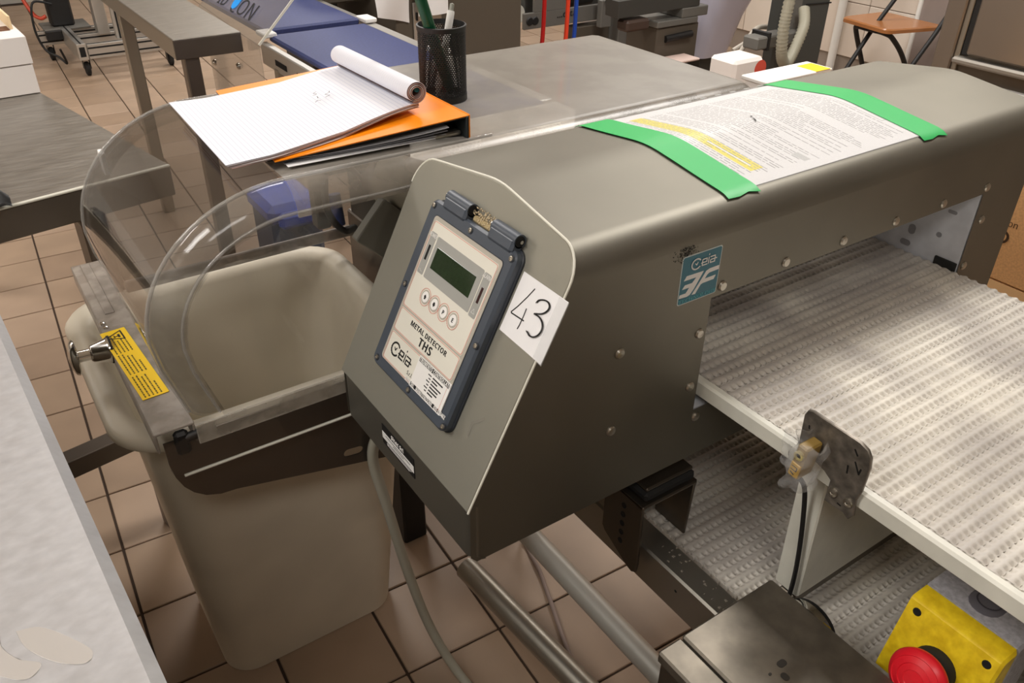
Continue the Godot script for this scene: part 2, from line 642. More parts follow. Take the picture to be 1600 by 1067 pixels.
	M.card_white = mat(c8(236, 230, 226), 0.6)
	M.cable_grey = mat(c8(176, 173, 158), 0.55)
	M.liner = mat(c8(214, 216, 222), 0.5)
	M.liner.albedo_texture = noise(0.012, 3, 0.92, 1.0, 81)
	tri_map(M.liner, Vector3(3.5, 3.5, 3.5))

# white picture whose alpha is clouded, for dust on clear plastic
func alpha_cloud(lo: float, hi: float, sd: int) -> ImageTexture:
	var f := FastNoiseLite.new()
	f.seed = sd
	f.frequency = 0.012
	f.fractal_octaves = 5
	var src := f.get_seamless_image(384, 384)
	src.convert(Image.FORMAT_L8)
	var im := Image.create(384, 384, false, Image.FORMAT_RGBA8)
	for y in 384:
		for x in 384:
			var a := lerpf(lo, hi, smoothstep(0.2, 0.8, src.get_pixel(x, y).r))
			im.set_pixel(x, y, Color(1, 1, 1, a))
	return ImageTexture.create_from_image(im)

func room() -> void:
	structure("wall_right", MB.new().bb(Vector3(4.52, 0, -8.2), Vector3(4.7, 3.1, 6.2), 0.0), M.wall)
	structure("wall_left", MB.new().bb(Vector3(-2.7, 0, -8.2), Vector3(-2.5, 3.1, 6.2), 0.0), M.wall)
	structure("wall_back", MB.new().bb(Vector3(-2.5, 0, -8.2), Vector3(4.52, 3.1, -8.0), 0.0), M.wall)
	structure("wall_front", MB.new().bb(Vector3(-2.5, 0, 6.0), Vector3(4.52, 3.1, 6.2), 0.0), M.wall)
	structure("ceiling", MB.new().bb(Vector3(-2.7, 3.0, -8.2), Vector3(4.7, 3.2, 6.2), 0.0), M.ceiling)
	var panels := structure("trim_1", MB.new().bb(Vector3(4.508, 0, -6.0), Vector3(4.52, 1.6, 0.5), 0.0), M.wall_grout)
	var k := 0
	for i in 15:
		for j in 4:
			var z := -5.1 + i * 0.3
			var y := 0.13 + j * 0.3
			k += 1
			part("tile", MB.new().bb(Vector3(4.498, y + 0.002, z + 0.002), Vector3(4.51, y + 0.298, z + 0.298), 0.002), M.wall_tile[(k * 7 + j) % 3], panels)

func floor_tiles() -> void:
	var fl := structure("floor", MB.new().bb(Vector3(-2.7, -0.2, -8.2), Vector3(4.7, -0.004, 6.2), 0.0), M.grout)
	var o := Vector3(0.5957, 0, -0.9016)
	var yaw := -atan(0.0465)
	var e1 := Vector3(cos(yaw), 0, -sin(yaw))
	var e2 := Vector3(sin(yaw), 0, cos(yaw))
	var shared := []
	for k in 3:
		shared.append(MB.new().box(Vector3(0, -0.006, 0), Vector3(0.1945, 0.012 + 0.0006 * k, 0.1955), 0.0015).mesh())
	var rest := MB.new()
	var rng := RandomNumberGenerator.new()
	rng.seed = 5
	for i in range(-18, 24):
		for j in range(-38, 36):
			var c := o + e1 * (i + 0.5) * 0.2 + e2 * (j + 0.5) * 0.2
			if c.x < -2.6 or c.x > 4.6 or c.z < -8.0 or c.z > 5.9:
				continue
			var show := (c.z > -1.9 and c.z < -0.45 and c.x > -0.25 and c.x < 1.05) or (c.z < -1.8 and c.z > -3.5 and absf(c.x) < 0.25) or (c.z < -3.2 and c.z > -6.4 and c.x > 0.25 and c.x < 1.5) or (c.z < -4.1 and c.z > -5.4 and c.x > 2.6 and c.x < 3.9)
			var kind := rng.randi() % 3
			var tone := rng.randi() % 4
			if show:
				var t := MeshInstance3D.new()
				t.name = "tile"
				t.mesh = shared[kind]
				t.material_override = M.tile[tone]
				fl.add_child(t, true)
				t.transform = Transform3D(Basis(Vector3.UP, yaw), c)
			else:
				rest.at(c, yaw)
				rest.box(Vector3(0, -0.006, 0), Vector3(0.1945, 0.012, 0.1955), 0.0)
	rest.x = Transform3D.IDENTITY
	var r := part("tiles", rest, M.tile[0], fl)
	r.set_meta("kind", "stuff")
# ---------------------------------------------------------------- the metal detector
const SLOPE := 0.50657
const ZF := -0.56
const ZB := -0.884
const ZM := -0.722
const XR := 1.345

func plate_x(y: float) -> float:
	return 0.4677 + SLOPE * (y - 1.0098)

# roof line of the housing from the front (z = ZF) to the back, as (z, y)
func roof() -> Array:
	var out := []
	for k in 9:
		var a := deg_to_rad(83.0 * k / 8)
		out.append(Vector2(ZF - 0.035 + 0.035 * cos(a), 0.980 + 0.035 * sin(a)))
	out.append(Vector2(-0.70, 1.0282))
	out.append(Vector2(-0.711, 1.0292))
	out.append(Vector2(ZM, 1.0295))
	var back := []
	for p in out.slice(0, out.size() - 1):
		back.push_front(Vector2(2.0 * ZM - p.x, p.y))
	return out + back

func roof_y(z: float) -> float:
	var r := roof()
	for i in r.size() - 1:
		if z <= r[i].x and z >= r[i + 1].x and r[i].x > r[i + 1].x:
			return lerpf(r[i].y, r[i + 1].y, (r[i].x - z) / (r[i].x - r[i + 1].x))
	return 1.0

func plate_frame() -> Transform3D:
	return frame(Vector3(0.4677, 1.0098, ZF), Vector3(0, 0, 1), Vector3(SLOPE, 1, 0))

func detector() -> void:
	var t := thing("metal_detector", "grey stainless tunnel metal detector with sloped control panel over the white belt", "metal detector")
	# front and back faces with the aperture
	var b := MB.new()
	for z in [ZF, ZB]:
		var o := Vector3(0, 0, 1 if z == ZF else -1)
		var yt := 0.980
		b.quad(Vector3(0.3325, 0.741, z), Vector3(0.663, 0.741, z), Vector3(0.663, yt, z), Vector3(plate_x(yt), yt, z), o)
		b.quad(Vector3(0.3325, 0.741, z), Vector3(0.332, 0.67, z), Vector3(0.663, 0.66, z), Vector3(0.663, 0.741, z), o)
		b.flat(Vector3(0.332, 0.67, z), Vector3(0.34, 0.66, z), Vector3(0.663, 0.66, z), o)
		b.quad(Vector3(0.663, 0.902, z), Vector3(1.226, 0.902, z), Vector3(1.226, yt, z), Vector3(0.663, yt, z), o)
		b.quad(Vector3(1.226, 0.66, z), Vector3(XR, 0.66, z), Vector3(XR, yt, z), Vector3(1.226, yt, z), o)
		b.quad(Vector3(0.663, 0.66, z), Vector3(1.226, 0.66, z), Vector3(1.226, 0.7394, z), Vector3(0.663, 0.7394, z), o)
	var r := roof()
	var nn := []
	for i in r.size():
		var d: Vector2 = (r[mini(i + 1, r.size() - 1)] - r[maxi(i - 1, 0)]).normalized()
		nn.append(Vector3(0, -d.x, d.y).normalized())
	for i in r.size() - 1:
		var p: Vector2 = r[i]
		var q: Vector2 = r[i + 1]
		b.squad(Vector3(plate_x(p.y), p.y, p.x), Vector3(XR, p.y, p.x), Vector3(XR, q.y, q.x), Vector3(plate_x(q.y), q.y, q.x), nn[i], nn[i], nn[i + 1], nn[i + 1])
		b.quad(Vector3(XR, p.y, p.x), Vector3(XR, q.y, q.x), Vector3(XR, 0.9, q.x), Vector3(XR, 0.9, p.x), Vector3.RIGHT)
	b.quad(Vector3(XR, 0.66, ZF), Vector3(XR, 0.66, ZB), Vector3(XR, 0.981, ZB), Vector3(XR, 0.981, ZF), Vector3.RIGHT)
	b.quad(Vector3(0.34, 0.66, ZF), Vector3(XR, 0.66, ZF), Vector3(XR, 0.66, ZB), Vector3(0.34, 0.66, ZB), Vector3.DOWN)
	part("housing", b, M.steel, t)
	# aperture lining
	b = MB.new()
	b.bb(Vector3(1.226, 0.70, ZB), Vector3(1.231, 0.902, ZF - 0.002), 0.0)
	part("lining_panel", b, M.liner, t, "pale lining panel with dark stains")
	part("lining_panel", MB.new().bb(Vector3(0.658, 0.70, ZB), Vector3(0.663, 0.902, ZF - 0.002), 0.0), M.liner, t)
	part("lining_panel", MB.new().bb(Vector3(0.66, 0.902, ZB), Vector3(1.229, 0.907, ZF - 0.002), 0.0), M.liner, t)
	part("lining_panel", MB.new().bb(Vector3(0.66, 0.734, ZB), Vector3(1.229, 0.7394, ZF - 0.002), 0.0), M.liner, t)
	b = MB.new()
	var wf := frame(Vector3(1.2258, 0.83, -0.65), Vector3(0, 0, 1), Vector3.UP)
	for q in [[-0.02, 0.012, 0.011, 0.006], [-0.055, 0.0, 0.012, 0.005], [-0.07, -0.012, 0.006, 0.009], [0.03, 0.035, 0.013, 0.005], [0.055, 0.03, 0.01, 0.004], [0.0, -0.02, 0.008, 0.012], [0.045, -0.012, 0.006, 0.006], [-0.005, -0.045, 0.012, 0.007], [0.05, 0.055, 0.008, 0.003], [-0.035, 0.035, 0.006, 0.004]]:
		b.x = on(wf, q[0], q[1], 0.0)
		b.prism(rrect(0, 0, q[2] * 0.75, q[3] * 0.7, minf(q[2] * 0.75, q[3] * 0.7) * 0.95, 4), -0.0002, 0.0003)
	b.x = Transform3D.IDENTITY
	part("stains", b, mat(c8(142, 142, 146), 0.6), t).set_meta("kind", "stuff")
	part("corner_seal", MB.new().bb(Vector3(1.2225, 0.75, ZF - 0.040), Vector3(1.2262, 0.785, ZF - 0.003), 0.001), M.rubber, t)
	# lower end panel, its upright edges rounded
	b = MB.new()
	var ed := []
	for k in 5:
		var a := PI / 2 * k / 4
		ed.append([Vector2(0.3315 + 0.012 * (1 - sin(a)), ZF - 0.012 + 0.012 * cos(a) + 0.0008), Vector3(-sin(a), 0, cos(a))])
	for k in 5:
		var a := PI / 2 * k / 4
		ed.append([Vector2(0.3315 + 0.012 * (1 - cos(a)), ZB + 0.012 - 0.012 * sin(a) - 0.0008), Vector3(-cos(a), 0, -sin(a))])
	for i in ed.size() - 1:
		var p: Vector2 = ed[i][0]
		var q: Vector2 = ed[i + 1][0]
		b.squad(Vector3(p.x, 0.668, p.y), Vector3(q.x, 0.668, q.y), Vector3(q.x + 0.0002, 0.744, q.y), Vector3(p.x + 0.0002, 0.744, p.y), ed[i][1], ed[i + 1][1], ed[i + 1][1], ed[i][1])
		b.squad(Vector3(p.x + 0.009, 0.659, p.y), Vector3(q.x + 0.009, 0.659, q.y), Vector3(q.x, 0.668, q.y), Vector3(p.x, 0.668, p.y), ed[i][1] + Vector3.DOWN * 0.7, ed[i + 1][1] + Vector3.DOWN * 0.7, ed[i + 1][1], ed[i][1])
	part("lower_panel", b, M.steel, t)
	# sloped end plate
	var pf := plate_frame()
	var prof := []
	for p in r:
		prof.append(Vector2(p.x - ZF, (p.y - 1.0098) * sqrt(1.0 + SLOPE * SLOPE)))
	prof.append(Vector2(ZB - ZF, -0.3035))
	prof.append(Vector2(0.0, -0.3035))
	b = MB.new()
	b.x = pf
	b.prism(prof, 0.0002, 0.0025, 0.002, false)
	var ep := part("end_plate", b, M.steel_lit, t)
	# pale bead on the plate edge, the edge highlight put into its colour
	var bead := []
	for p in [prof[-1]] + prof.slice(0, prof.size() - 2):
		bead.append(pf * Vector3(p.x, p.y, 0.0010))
	part("edge_highlight", MB.new().tube(bead, 0.0014, 8), M.edge, ep)
	# scuff on the plate
	b = MB.new()
	b.x = pf
	b.stroke([Vector2(-0.034, -0.205), Vector2(-0.041, -0.213), Vector2(-0.048, -0.2185), Vector2(-0.047, -0.233)], 0.0035, 0.0028)
	part("scuff_mark", b, mat(c8(140, 137, 127), 0.5, 0.3), ep)
	# rivets
	for q in [[0.5275, 0.8746], [0.5252, 0.7667], [0.678, 0.9137], [0.7875, 0.9135], [0.898, 0.913], [1.0085, 0.9127], [1.119, 0.9123], [1.2295, 0.912], [0.6515, 0.8576], [0.6495, 0.7809], [0.6686, 0.7268], [1.246, 0.8562], [1.239, 0.7799]]:
		b = MB.new()
		b.lathe([Vector2(0.0066, 0.0), Vector2(0.0066, 0.0012), Vector2(0.005, 0.003), Vector2(0.0, 0.0035)], 16, Transform3D(Basis(Vector3.RIGHT, PI / 2), Vector3(q[0], q[1], ZF)))
		part("rivet", b, M.screw, t)
	# teal sticker on the front face
	var sf := Transform3D(Basis.IDENTITY, Vector3(0.6375, 0.939, ZF))
	b = MB.new()
	b.x = sf
	b.prism(rrect(0, 0, 0.0305, 0.0305, 0.003), 0.0, 0.0005)
	var st := part("sticker", b, mat(c8(205, 212, 210), 0.4), t, "teal technology sticker with white lettering")
	b = MB.new()
	b.x = sf
	b.prism(rrect(0, 0, 0.0294, 0.0294, 0.0025), 0.0004, 0.0008)
	part("sticker_field", b, M.teal, st)
	b = MB.new()
	b.x = sf
	b.x = on(sf, -0.001, 0.0005, 0.0)
	b.prism([Vector2(-0.0237, -0.0001), Vector2(-0.0204, 0.0052), Vector2(0.0057, 0.0046), Vector2(-0.0064, -0.0147), Vector2(-0.0116, -0.0207), Vector2(-0.0161, -0.0220), Vector2(-0.0284, -0.0212), Vector2(-0.0277, -0.0170), Vector2(-0.0183, -0.0170), Vector2(-0.0139, -0.0108), Vector2(-0.0249, -0.0108), Vector2(-0.0214, -0.0060), Vector2(-0.0103, -0.0062), Vector2(-0.0048, -0.0004)], 0.0006, 0.0011)
	part("emblem", b, M.print, st)
	b = MB.new()
	b.x = on(sf, -0.001, 0.0005, 0.0)
	b.prism([Vector2(-0.0084, -0.0219), Vector2(0.0058, -0.0028), Vector2(0.0099, 0.0032), Vector2(0.0149, 0.0050), Vector2(0.0298, 0.0051), Vector2(0.0299, 0.0001), Vector2(0.0152, -0.0003), Vector2(0.0122, -0.0020), Vector2(0.0089, -0.0064), Vector2(0.0265, -0.0062), Vector2(0.0239, -0.0111), Vector2(0.0067, -0.0113), Vector2(0.0037, -0.0122), Vector2(-0.0031, -0.0222)], 0.0006, 0.0011)
	part("emblem", b, M.print, st)
	logo(sf, -0.0165, 0.0175, 0.037, 0.0012, M.print, st)
	letters("TECHNOLOGY", 0.0036, mat(c8(90, 170, 178), 0.5), on(sf, 0, -0.0262, 0.001), st, 1.34, false, true)
	# grime above the sticker
	b = MB.new()
	var rng := RandomNumberGenerator.new()
	rng.seed = 12
	for k in 220:
		var px := 0.612 + rng.randfn(0.0, 0.0085)
		var py := 0.976 + rng.randfn(0.0, 0.008)
		if py > 0.9815:
			continue
		b.x = Transform3D(Basis.IDENTITY, Vector3(px, py, ZF))
		b.stroke([Vector2.ZERO, Vector2(rng.randf_range(-1, 1), rng.randf_range(-1, 1)) * 0.0011], rng.randf_range(0.0004, 0.0012), 0.0002)
	b.x = Transform3D.IDENTITY
	var gr := part("grime_specks", b, M.hole, t)
	gr.set_meta("kind", "stuff")
	# maker's plate on the lower end panel
	var nf := frame(Vector3(0.3312, 0.7085, -0.728), Vector3(0, 0, 1), Vector3.UP)
	b = MB.new()
	b.x = nf
	b.prism(rrect(0, 0, 0.042, 0.0155, 0.001, 2), 0.0, 0.0006)
	var np := part("name_plate", b, M.ink, t, "small black and white adhesive name plate")
	b = MB.new()
	b.x = nf
	b.bb(Vector3(-0.0415, -0.0065, 0.0004), Vector3(0.0415, 0.004, 0.0009), 0.0)
	b.bb(Vector3(-0.03, -0.0095, 0.0004), Vector3(0.035, -0.0088, 0.0009), 0.0)
	b.bb(Vector3(-0.03, -0.0122, 0.0004), Vector3(0.03, -0.0115, 0.0009), 0.0)
	part("print_band", b, M.print, np)
	b = MB.new()
	b.x = nf
	b.bb(Vector3(-0.032, 0.0004, 0.0008), Vector3(0.033, 0.0013, 0.0011), 0.0)
	b.bb(Vector3(-0.012, -0.0030, 0.0008), Vector3(0.016, -0.0021, 0.0011), 0.0)
	part("small_print", b, M.ink, np)
	letters("Sitec Srl", 0.0062, M.print, on(nf, 0, 0.0095, 0.0008), np, 1.0, true)
	# document taped on the roof
	document()
	note()

func smooth2(p: Array, k := 5) -> Array:
	var out := []
	for i in p.size() - 1:
		for j in k:
			out.append((p[i] as Vector2).cubic_interpolate(p[i + 1], p[maxi(i - 1, 0)], p[mini(i + 2, p.size() - 1)], float(j) / k))
	out.append(p[-1])
	return out

# maker's logo: ring with a gap, then angular letters; x runs 0..w
func logo(f: Transform3D, x: float, y: float, w: float, z: float, m: Material, to: Node3D) -> void:
	var b := MB.new()
	b.x = f
	var s := w / 1.0
	var ring := []
	for k in 15:
		var a := deg_to_rad(40.0 + 280.0 * k / 14)
		ring.append(Vector2(x + s * (0.2 + 0.19 * cos(a)), y + s * (0.17 * sin(a))))
	b.stroke(ring, s * 0.05, z)
	b.stroke([Vector2(x + s * 0.15, y + s * 0.03), Vector2(x + s * 0.21, y - s * 0.03), Vector2(x + s * 0.25, y + s * 0.05)], s * 0.03, z)
	var yl := y - s * 0.11
	for g in [[[0.40, 0.09], [0.62, 0.09], [0.62, 0.2], [0.44, 0.2], [0.44, 0.0], [0.64, 0.0]], [[0.71, 0.0], [0.71, 0.2]], [[0.71, 0.29], [0.71, 0.31]],
			[[0.78, 0.2], [0.97, 0.2], [0.97, 0.0], [0.79, 0.0], [0.79, 0.1], [1.04, 0.1]]]:
		var pts := []
		for q in g:
			pts.append(Vector2(x + s * q[0], yl + s * q[1]))
		b.stroke(pts, s * 0.042, z)
	part("logo", b, m, to)

func document() -> void:
	var t := thing("document", "printed sheet with yellow highlighted paragraph taped on the steel roof", "document")
	var im := Image.create(512, 768, false, Image.FORMAT_RGB8)
	im.fill(c8(228, 227, 228))
	var rng := RandomNumberGenerator.new()
	rng.seed = 31
	im.fill_rect(Rect2i(60, 30, 350, 2), c8(150, 150, 150))
	im.fill_rect(Rect2i(60, 62, 350, 2), c8(150, 150, 150))
	im.fill_rect(Rect2i(60, 30, 2, 34), c8(150, 150, 150))
	im.fill_rect(Rect2i(408, 30, 2, 34), c8(150, 150, 150))
	im.fill_rect(Rect2i(320, 30, 1, 34), c8(150, 150, 150))
	im.fill_rect(Rect2i(70, 20, 46, 5), c8(214, 140, 130))
	im.fill_rect(Rect2i(40, 628, 420, 46), c8(236, 222, 60))
	im.fill_rect(Rect2i(300, 648, 140, 7), c8(238, 237, 236))
	var y := 74
	while y < 730:
		var gap := 11 if rng.randf() < 0.82 else 24
		var x := 46
		var stop: int = [470, 470, 440, 330, 250][rng.randi() % 5]
		while x < stop:
			var w := rng.randi_range(7, 30)
			var tone := rng.randi_range(105, 150)
			var k := x
			while k < x + w:
				im.fill_rect(Rect2i(k, y, 2, 4), c8(tone, tone, tone + 2))
				k += 3
			x += w + 5
		y += gap
	im.fill_rect(Rect2i(440, 470, 40, 26), c8(196, 196, 196))
	im.generate_mipmaps()
	var pm := mat(Color.WHITE, 0.8)
	pm.albedo_texture = ImageTexture.create_from_image(im)
	var f := func(u: float, w: float) -> Vector3:
		var z := lerpf(-0.852, -0.586, u)
		return Vector3(lerpf(1.075, 0.715, w), roof_y(z) + 0.0012, z)
	part("printed_sheet", MB.new().sheet(f, 24, 4, 0.0004), pm, t)
	var g := func(u: float, w: float) -> Vector3:
		var z := lerpf(-0.872, -0.584, u)
		return Vector3(lerpf(1.08, 0.71, w), roof_y(z) + 0.0018, z)
	part("clear_sleeve", MB.new().sheet(g, 24, 4, 0.0002), M.film, t, "clear punched plastic sleeve")
	# punched edge
	var b := MB.new()
	for k in 11:
		var px := 0.745 + k * 0.031
		b.x = Transform3D(Basis(Vector3.RIGHT, -PI / 2 - 0.122), Vector3(px, roof_y(-0.862) + 0.0021, -0.862))
		b.prism(rrect(0, 0, 0.006, 0.0025, 0.0024, 3), 0.0, 0.0002)
	part("punched_holes", b, M.foil_grey, t)
	for e in [[0.691, 0.741, -0.868, -0.578, 0.006], [1.056, 1.106, -0.876, -0.576, 0.004]]:
		var h := func(u: float, w: float) -> Vector3:
			var z := lerpf(e[2], e[3], u)
			var sk: float = lerpf(0.004, -0.004, u)
			var lift: float = 0.0024 + e[4] * 0.12 * sin(u * 21.0) * 0.15
			if u > 0.9:
				z += 0.002 * sin(w * 8.0)
			return Vector3(lerpf(e[0], e[1], w) + sk, roof_y(clampf(z, -0.88, -0.5605)) + lift, z)
		part("tape_strip", MB.new().sheet(h, 36, 3, 0.0004), M.green_tape, t, "strip of green adhesive tape")
	# pen mark
	b = MB.new()
	b.x = Transform3D(Basis(Vector3.RIGHT, -PI / 2), Vector3(0.88, 1.0318, -0.722))
	b.stroke([Vector2(-0.006, -0.010), Vector2(-0.002, -0.005), Vector2(0.0, 0.0)], 0.002, 0.0)
	b.stroke([Vector2(0.003, 0.006), Vector2(0.004, 0.007)], 0.003, 0.0)
	part("pen_mark", b, M.ink, t)

func note() -> void:
	var pf := plate_frame()
	var t := thing("number_note", "white paper note with handwritten number 43 stuck on the sloped plate", "note")
	# the paper follows the plate and sticks out past its front edge
	var f := func(u: float, w: float) -> Vector3:
		var a := lerpf(-0.0665, 0.0105, u)
		var lift := 0.0033 + 0.004 * maxf(0.0, u - 0.85) + 0.003 * maxf(0.0, w - 0.92)
		return pf * Vector3(a, lerpf(-0.0455, -0.1135 - 0.002 * u, w), lift)
	part("paper", MB.new().sheet(f, 10, 10, 0.0003), M.paper, t)
	var g := func(u: float, w: float) -> Vector3:
		var a := lerpf(-0.004, 0.013, u)
		return pf * Vector3(a, lerpf(-0.046, -0.116, w), 0.0040 + 0.0012 * u)
	part("clear_tape", MB.new().sheet(g, 4, 4, 0.0002), M.film, t)
	var b := MB.new()
	b.x = pf
	b.stroke([Vector2(-0.0412, -0.0546), Vector2(-0.0465, -0.066), Vector2(-0.0540, -0.080), Vector2(-0.0602, -0.0895), Vector2(-0.0595, -0.0905), Vector2(-0.050, -0.090), Vector2(-0.0375, -0.0893)], 0.0015, 0.0034)
	b.stroke([Vector2(-0.0408, -0.0772), Vector2(-0.0404, -0.086), Vector2(-0.0408, -0.096), Vector2(-0.0415, -0.1003)], 0.0015, 0.0034)
	b.stroke(smooth2([Vector2(-0.0300, -0.0650), Vector2(-0.0278, -0.0610), Vector2(-0.0215, -0.0580), Vector2(-0.0145, -0.0575), Vector2(-0.0102, -0.0605), Vector2(-0.0110, -0.0655), Vector2(-0.0165, -0.0712), Vector2(-0.0255, -0.0755), Vector2(-0.0175, -0.0755), Vector2(-0.0105, -0.0782), Vector2(-0.0068, -0.0835), Vector2(-0.0078, -0.0902), Vector2(-0.0125, -0.0955), Vector2(-0.0188, -0.0975), Vector2(-0.0252, -0.0952)]), 0.0015, 0.0034)
	part("handwriting", b, M.ink, t)

# ---------------------------------------------------------------- control panel on the sloped plate
func rect_line(b: MB, x0: float, y0: float, x1: float, y1: float, w: float, z: float) -> void:
	var p := rrect((x0 + x1) / 2, (y0 + y1) / 2, absf(x1 - x0) / 2, absf(y1 - y0) / 2, 0.003, 4)
	p.append(p[0])
	b.stroke(p, w, z)

func panel() -> void:
	var t: Node3D = get_node("metal_detector")
	var pf := plate_frame() * Transform3D(Basis.from_scale(Vector3(1.007, 1.007, 1.0)), Vector3(-0.0038, -0.0006, -0.0065))
	var b := MB.new()
	b.x = pf
	b.prism(rrect(-0.15525, -0.138, 0.0893, 0.111, 0.014), 0.0085, 0.0125, 0.001)
	var base := part("gasket", b, M.slate_dark, t)
	b = MB.new()
	b.x = pf
	b.prism(rrect(-0.15525, -0.1378, 0.08775, 0.1088, 0.011), 0.0085, 0.0225, 0.003)
	var box := part("control_panel", b, M.slate, t, "slate control panel with small green display")
	var zt := 0.0226
	b = MB.new()
	b.x = on(pf, 0, 0, zt)
	b.prism(rrect(-0.1535, -0.1385, 0.0722, 0.094, 0.005), -0.001, 0.0002, 0.0)
	part("foil_border", b, M.slate_dark, box)
	b = MB.new()
	b.x = on(pf, 0, 0, zt)
	b.prism(rrect(-0.1535, -0.1385, 0.0712, 0.093, 0.005), -0.001, 0.0006, 0.0)
	part("foil_edge", b, M.foil_mid, box)
	b = MB.new()
	b.x = on(pf, 0, 0, zt)
	b.prism(rrect(-0.1535, -0.105, 0.0672, 0.0545, 0.003), 0.0, 0.0009)
	b.prism(rrect(-0.1535, -0.1765, 0.0672, 0.0147, 0.003), 0.0, 0.0009)
	b.prism(rrect(-0.1535, -0.2118, 0.0672, 0.0182, 0.003), 0.0, 0.0009)
	part("foil", b, M.foil, box)
	b = MB.new()
	b.x = on(pf, 0, 0, zt)
	rect_line(b, -0.2200, -0.0515, -0.0872, -0.1585, 0.0006, 0.00098)
	rect_line(b, -0.2200, -0.1627, -0.0872, -0.1903, 0.0006, 0.00098)
	rect_line(b, -0.2200, -0.1945, -0.0872, -0.2292, 0.0006, 0.00098)
	part("red_line", b, M.red_line, box)
	b = MB.new()
	b.x = on(pf, 0, 0, zt)
	b.prism(rrect(-0.1537, -0.090, 0.0494, 0.0253, 0.002), 0.0, 0.0012)
	b.prism(rrect(-0.2122, -0.0893, 0.0062, 0.0258, 0.002), 0.0, 0.0012)
	b.prism(rrect(-0.0965, -0.091, 0.0062, 0.0258, 0.002), 0.0, 0.0012)
	part("grey_field", b, M.foil_grey, box)
	b = MB.new()
	b.x = on(pf, 0, 0, zt)
	b.bb(Vector3(-0.1968, -0.1018, 0.0008), Vector3(-0.1132, -0.0760, 0.0016), 0.0003)
	part("display", b, M.lcd, box, "dark green display window")
	b = MB.new()
	b.x = on(pf, 0, 0, zt)
	b.bb(Vector3(-0.2142, -0.0975, 0.001), Vector3(-0.2102, -0.0790, 0.0016), 0.0003)
	part("indicator_window", b, M.hole, box)
	b = MB.new()
	b.x = on(pf, 0, 0, zt)
	b.bb(Vector3(-0.0985, -0.1000, 0.001), Vector3(-0.0945, -0.0815, 0.0016), 0.0003)
	part("indicator_window", b, mat(c8(46, 8, 8), 0.3), box)
	b = MB.new()
	b.x = on(pf, 0, 0, zt)
	b.stroke([Vector2(-0.0995, -0.112), Vector2(-0.0935, -0.112), Vector2(-0.0965, -0.1068), Vector2(-0.0995, -0.112)], 0.0006, 0.00135)
	b.stroke([Vector2(-0.215, -0.110), Vector2(-0.2125, -0.110), Vector2(-0.2125, -0.1115), Vector2(-0.209, -0.1115)], 0.0005, 0.00135)
	part("symbol", b, mat(c8(208, 208, 204), 0.5), box)
	letters("POWER", 0.0012, M.print, on(pf, -0.2122, -0.0672, zt + 0.0013), box, 0.8)
	letters("ALARM", 0.0012, M.print, on(pf, -0.0965, -0.0690, zt + 0.0013), box, 0.8)
	# keys
	for k in 4:
		var kx := -0.1843 + k * 0.0206
		b = MB.new()
		b.x = on(pf, kx, -0.1335, zt)
		var ring := []
		for a in 25:
			ring.append(Vector2(cos(TAU * a / 24), sin(TAU * a / 24)) * 0.0103)
		b.stroke(ring, 0.0006, 0.00105)
		part("key_outline", b, M.red_line, box)
		b = MB.new()
		b.x = on(pf, kx, -0.1335, zt)
		b.prism(rrect(0, 0, 0.0085, 0.0085, 0.0084, 6), 0.0, 0.0011)
		part("key_ring", b, M.foil_mid, box)
		b = MB.new()
		b.x = on(pf, kx, -0.1335, zt)
		b.prism(rrect(0, 0, 0.0066, 0.0066, 0.0065, 6), 0.0, 0.0017, 0.0004)
		part("key", b, M.print, box)
		b = MB.new()
		b.x = on(pf, kx, -0.1335, zt + 0.0018)
		if k < 2:
			var s := 1.0 if k == 0 else -1.0
			b.prism([Vector2(-0.0012, -0.0026 * s), Vector2(0.0012, -0.0026 * s), Vector2(0.0012, 0.0004 * s), Vector2(0.0024, 0.0004 * s), Vector2(0.0, 0.003 * s), Vector2(-0.0024, 0.0004 * s), Vector2(-0.0012, 0.0004 * s)], 0.0, 0.0002)
			part("arrow", b, M.ink, box)
		else:
			letters("P" if k == 2 else "E", 0.005, M.ink, on(pf, kx, -0.1335, zt + 0.0018), box, 1.0, true)
	letters("METAL DETECTOR", 0.0060, M.ink, on(pf, -0.1515, -0.1702, zt + 0.001), box, 1.17, true)
	letters("THS", 0.0100, M.ink, on(pf, -0.1505, -0.1815, zt + 0.001), box, 1.2, true)
	logo(on(pf, 0, 0, zt), -0.2105, -0.2105, 0.046, 0.001, M.ink, box)
	letters("S.r.l.", 0.0028, M.ink, on(pf, -0.1585, -0.2215, zt + 0.001), box)
	# inspection sticker
	b = MB.new()
	b.x = on(pf, 0, 0, zt)
	b.prism(rrect(-0.1172, -0.2122, 0.0352, 0.0195, 0.0008, 2), 0.0, 0.0014)
	var sk := part("inspection_sticker", b, M.print, box, "white inspection sticker with black bands")
	b = MB.new()
	b.x = on(pf, 0, 0, zt)
	b.bb(Vector3(-0.1505, -0.1990, 0.0013), Vector3(-0.0840, -0.1938, 0.0016), 0.0)
	b.bb(Vector3(-0.1505, -0.2305, 0.0013), Vector3(-0.0840, -0.2262, 0.0016), 0.0)
	var rng := RandomNumberGenerator.new()
	rng.seed = 9
	for i in 6:
		b.bb(Vector3(-0.126 + 0.003 * (i % 2), -0.2024 - i * 0.0037, 0.0013), Vector3(-0.119, -0.2036 - i * 0.0037, 0.0016), 0.0)
		b.bb(Vector3(-0.116, -0.2022 - i * 0.0037, 0.0013), Vector3(-0.105 + rng.randf() * 0.012, -0.2038 - i * 0.0037, 0.0016), 0.0)
	part("print_band", b, M.ink, box)
	letters("STRUMENTO CONTROLLATO", 0.0030, M.print, on(pf, -0.1172, -0.1964, zt + 0.0016), box, 0.83, true)
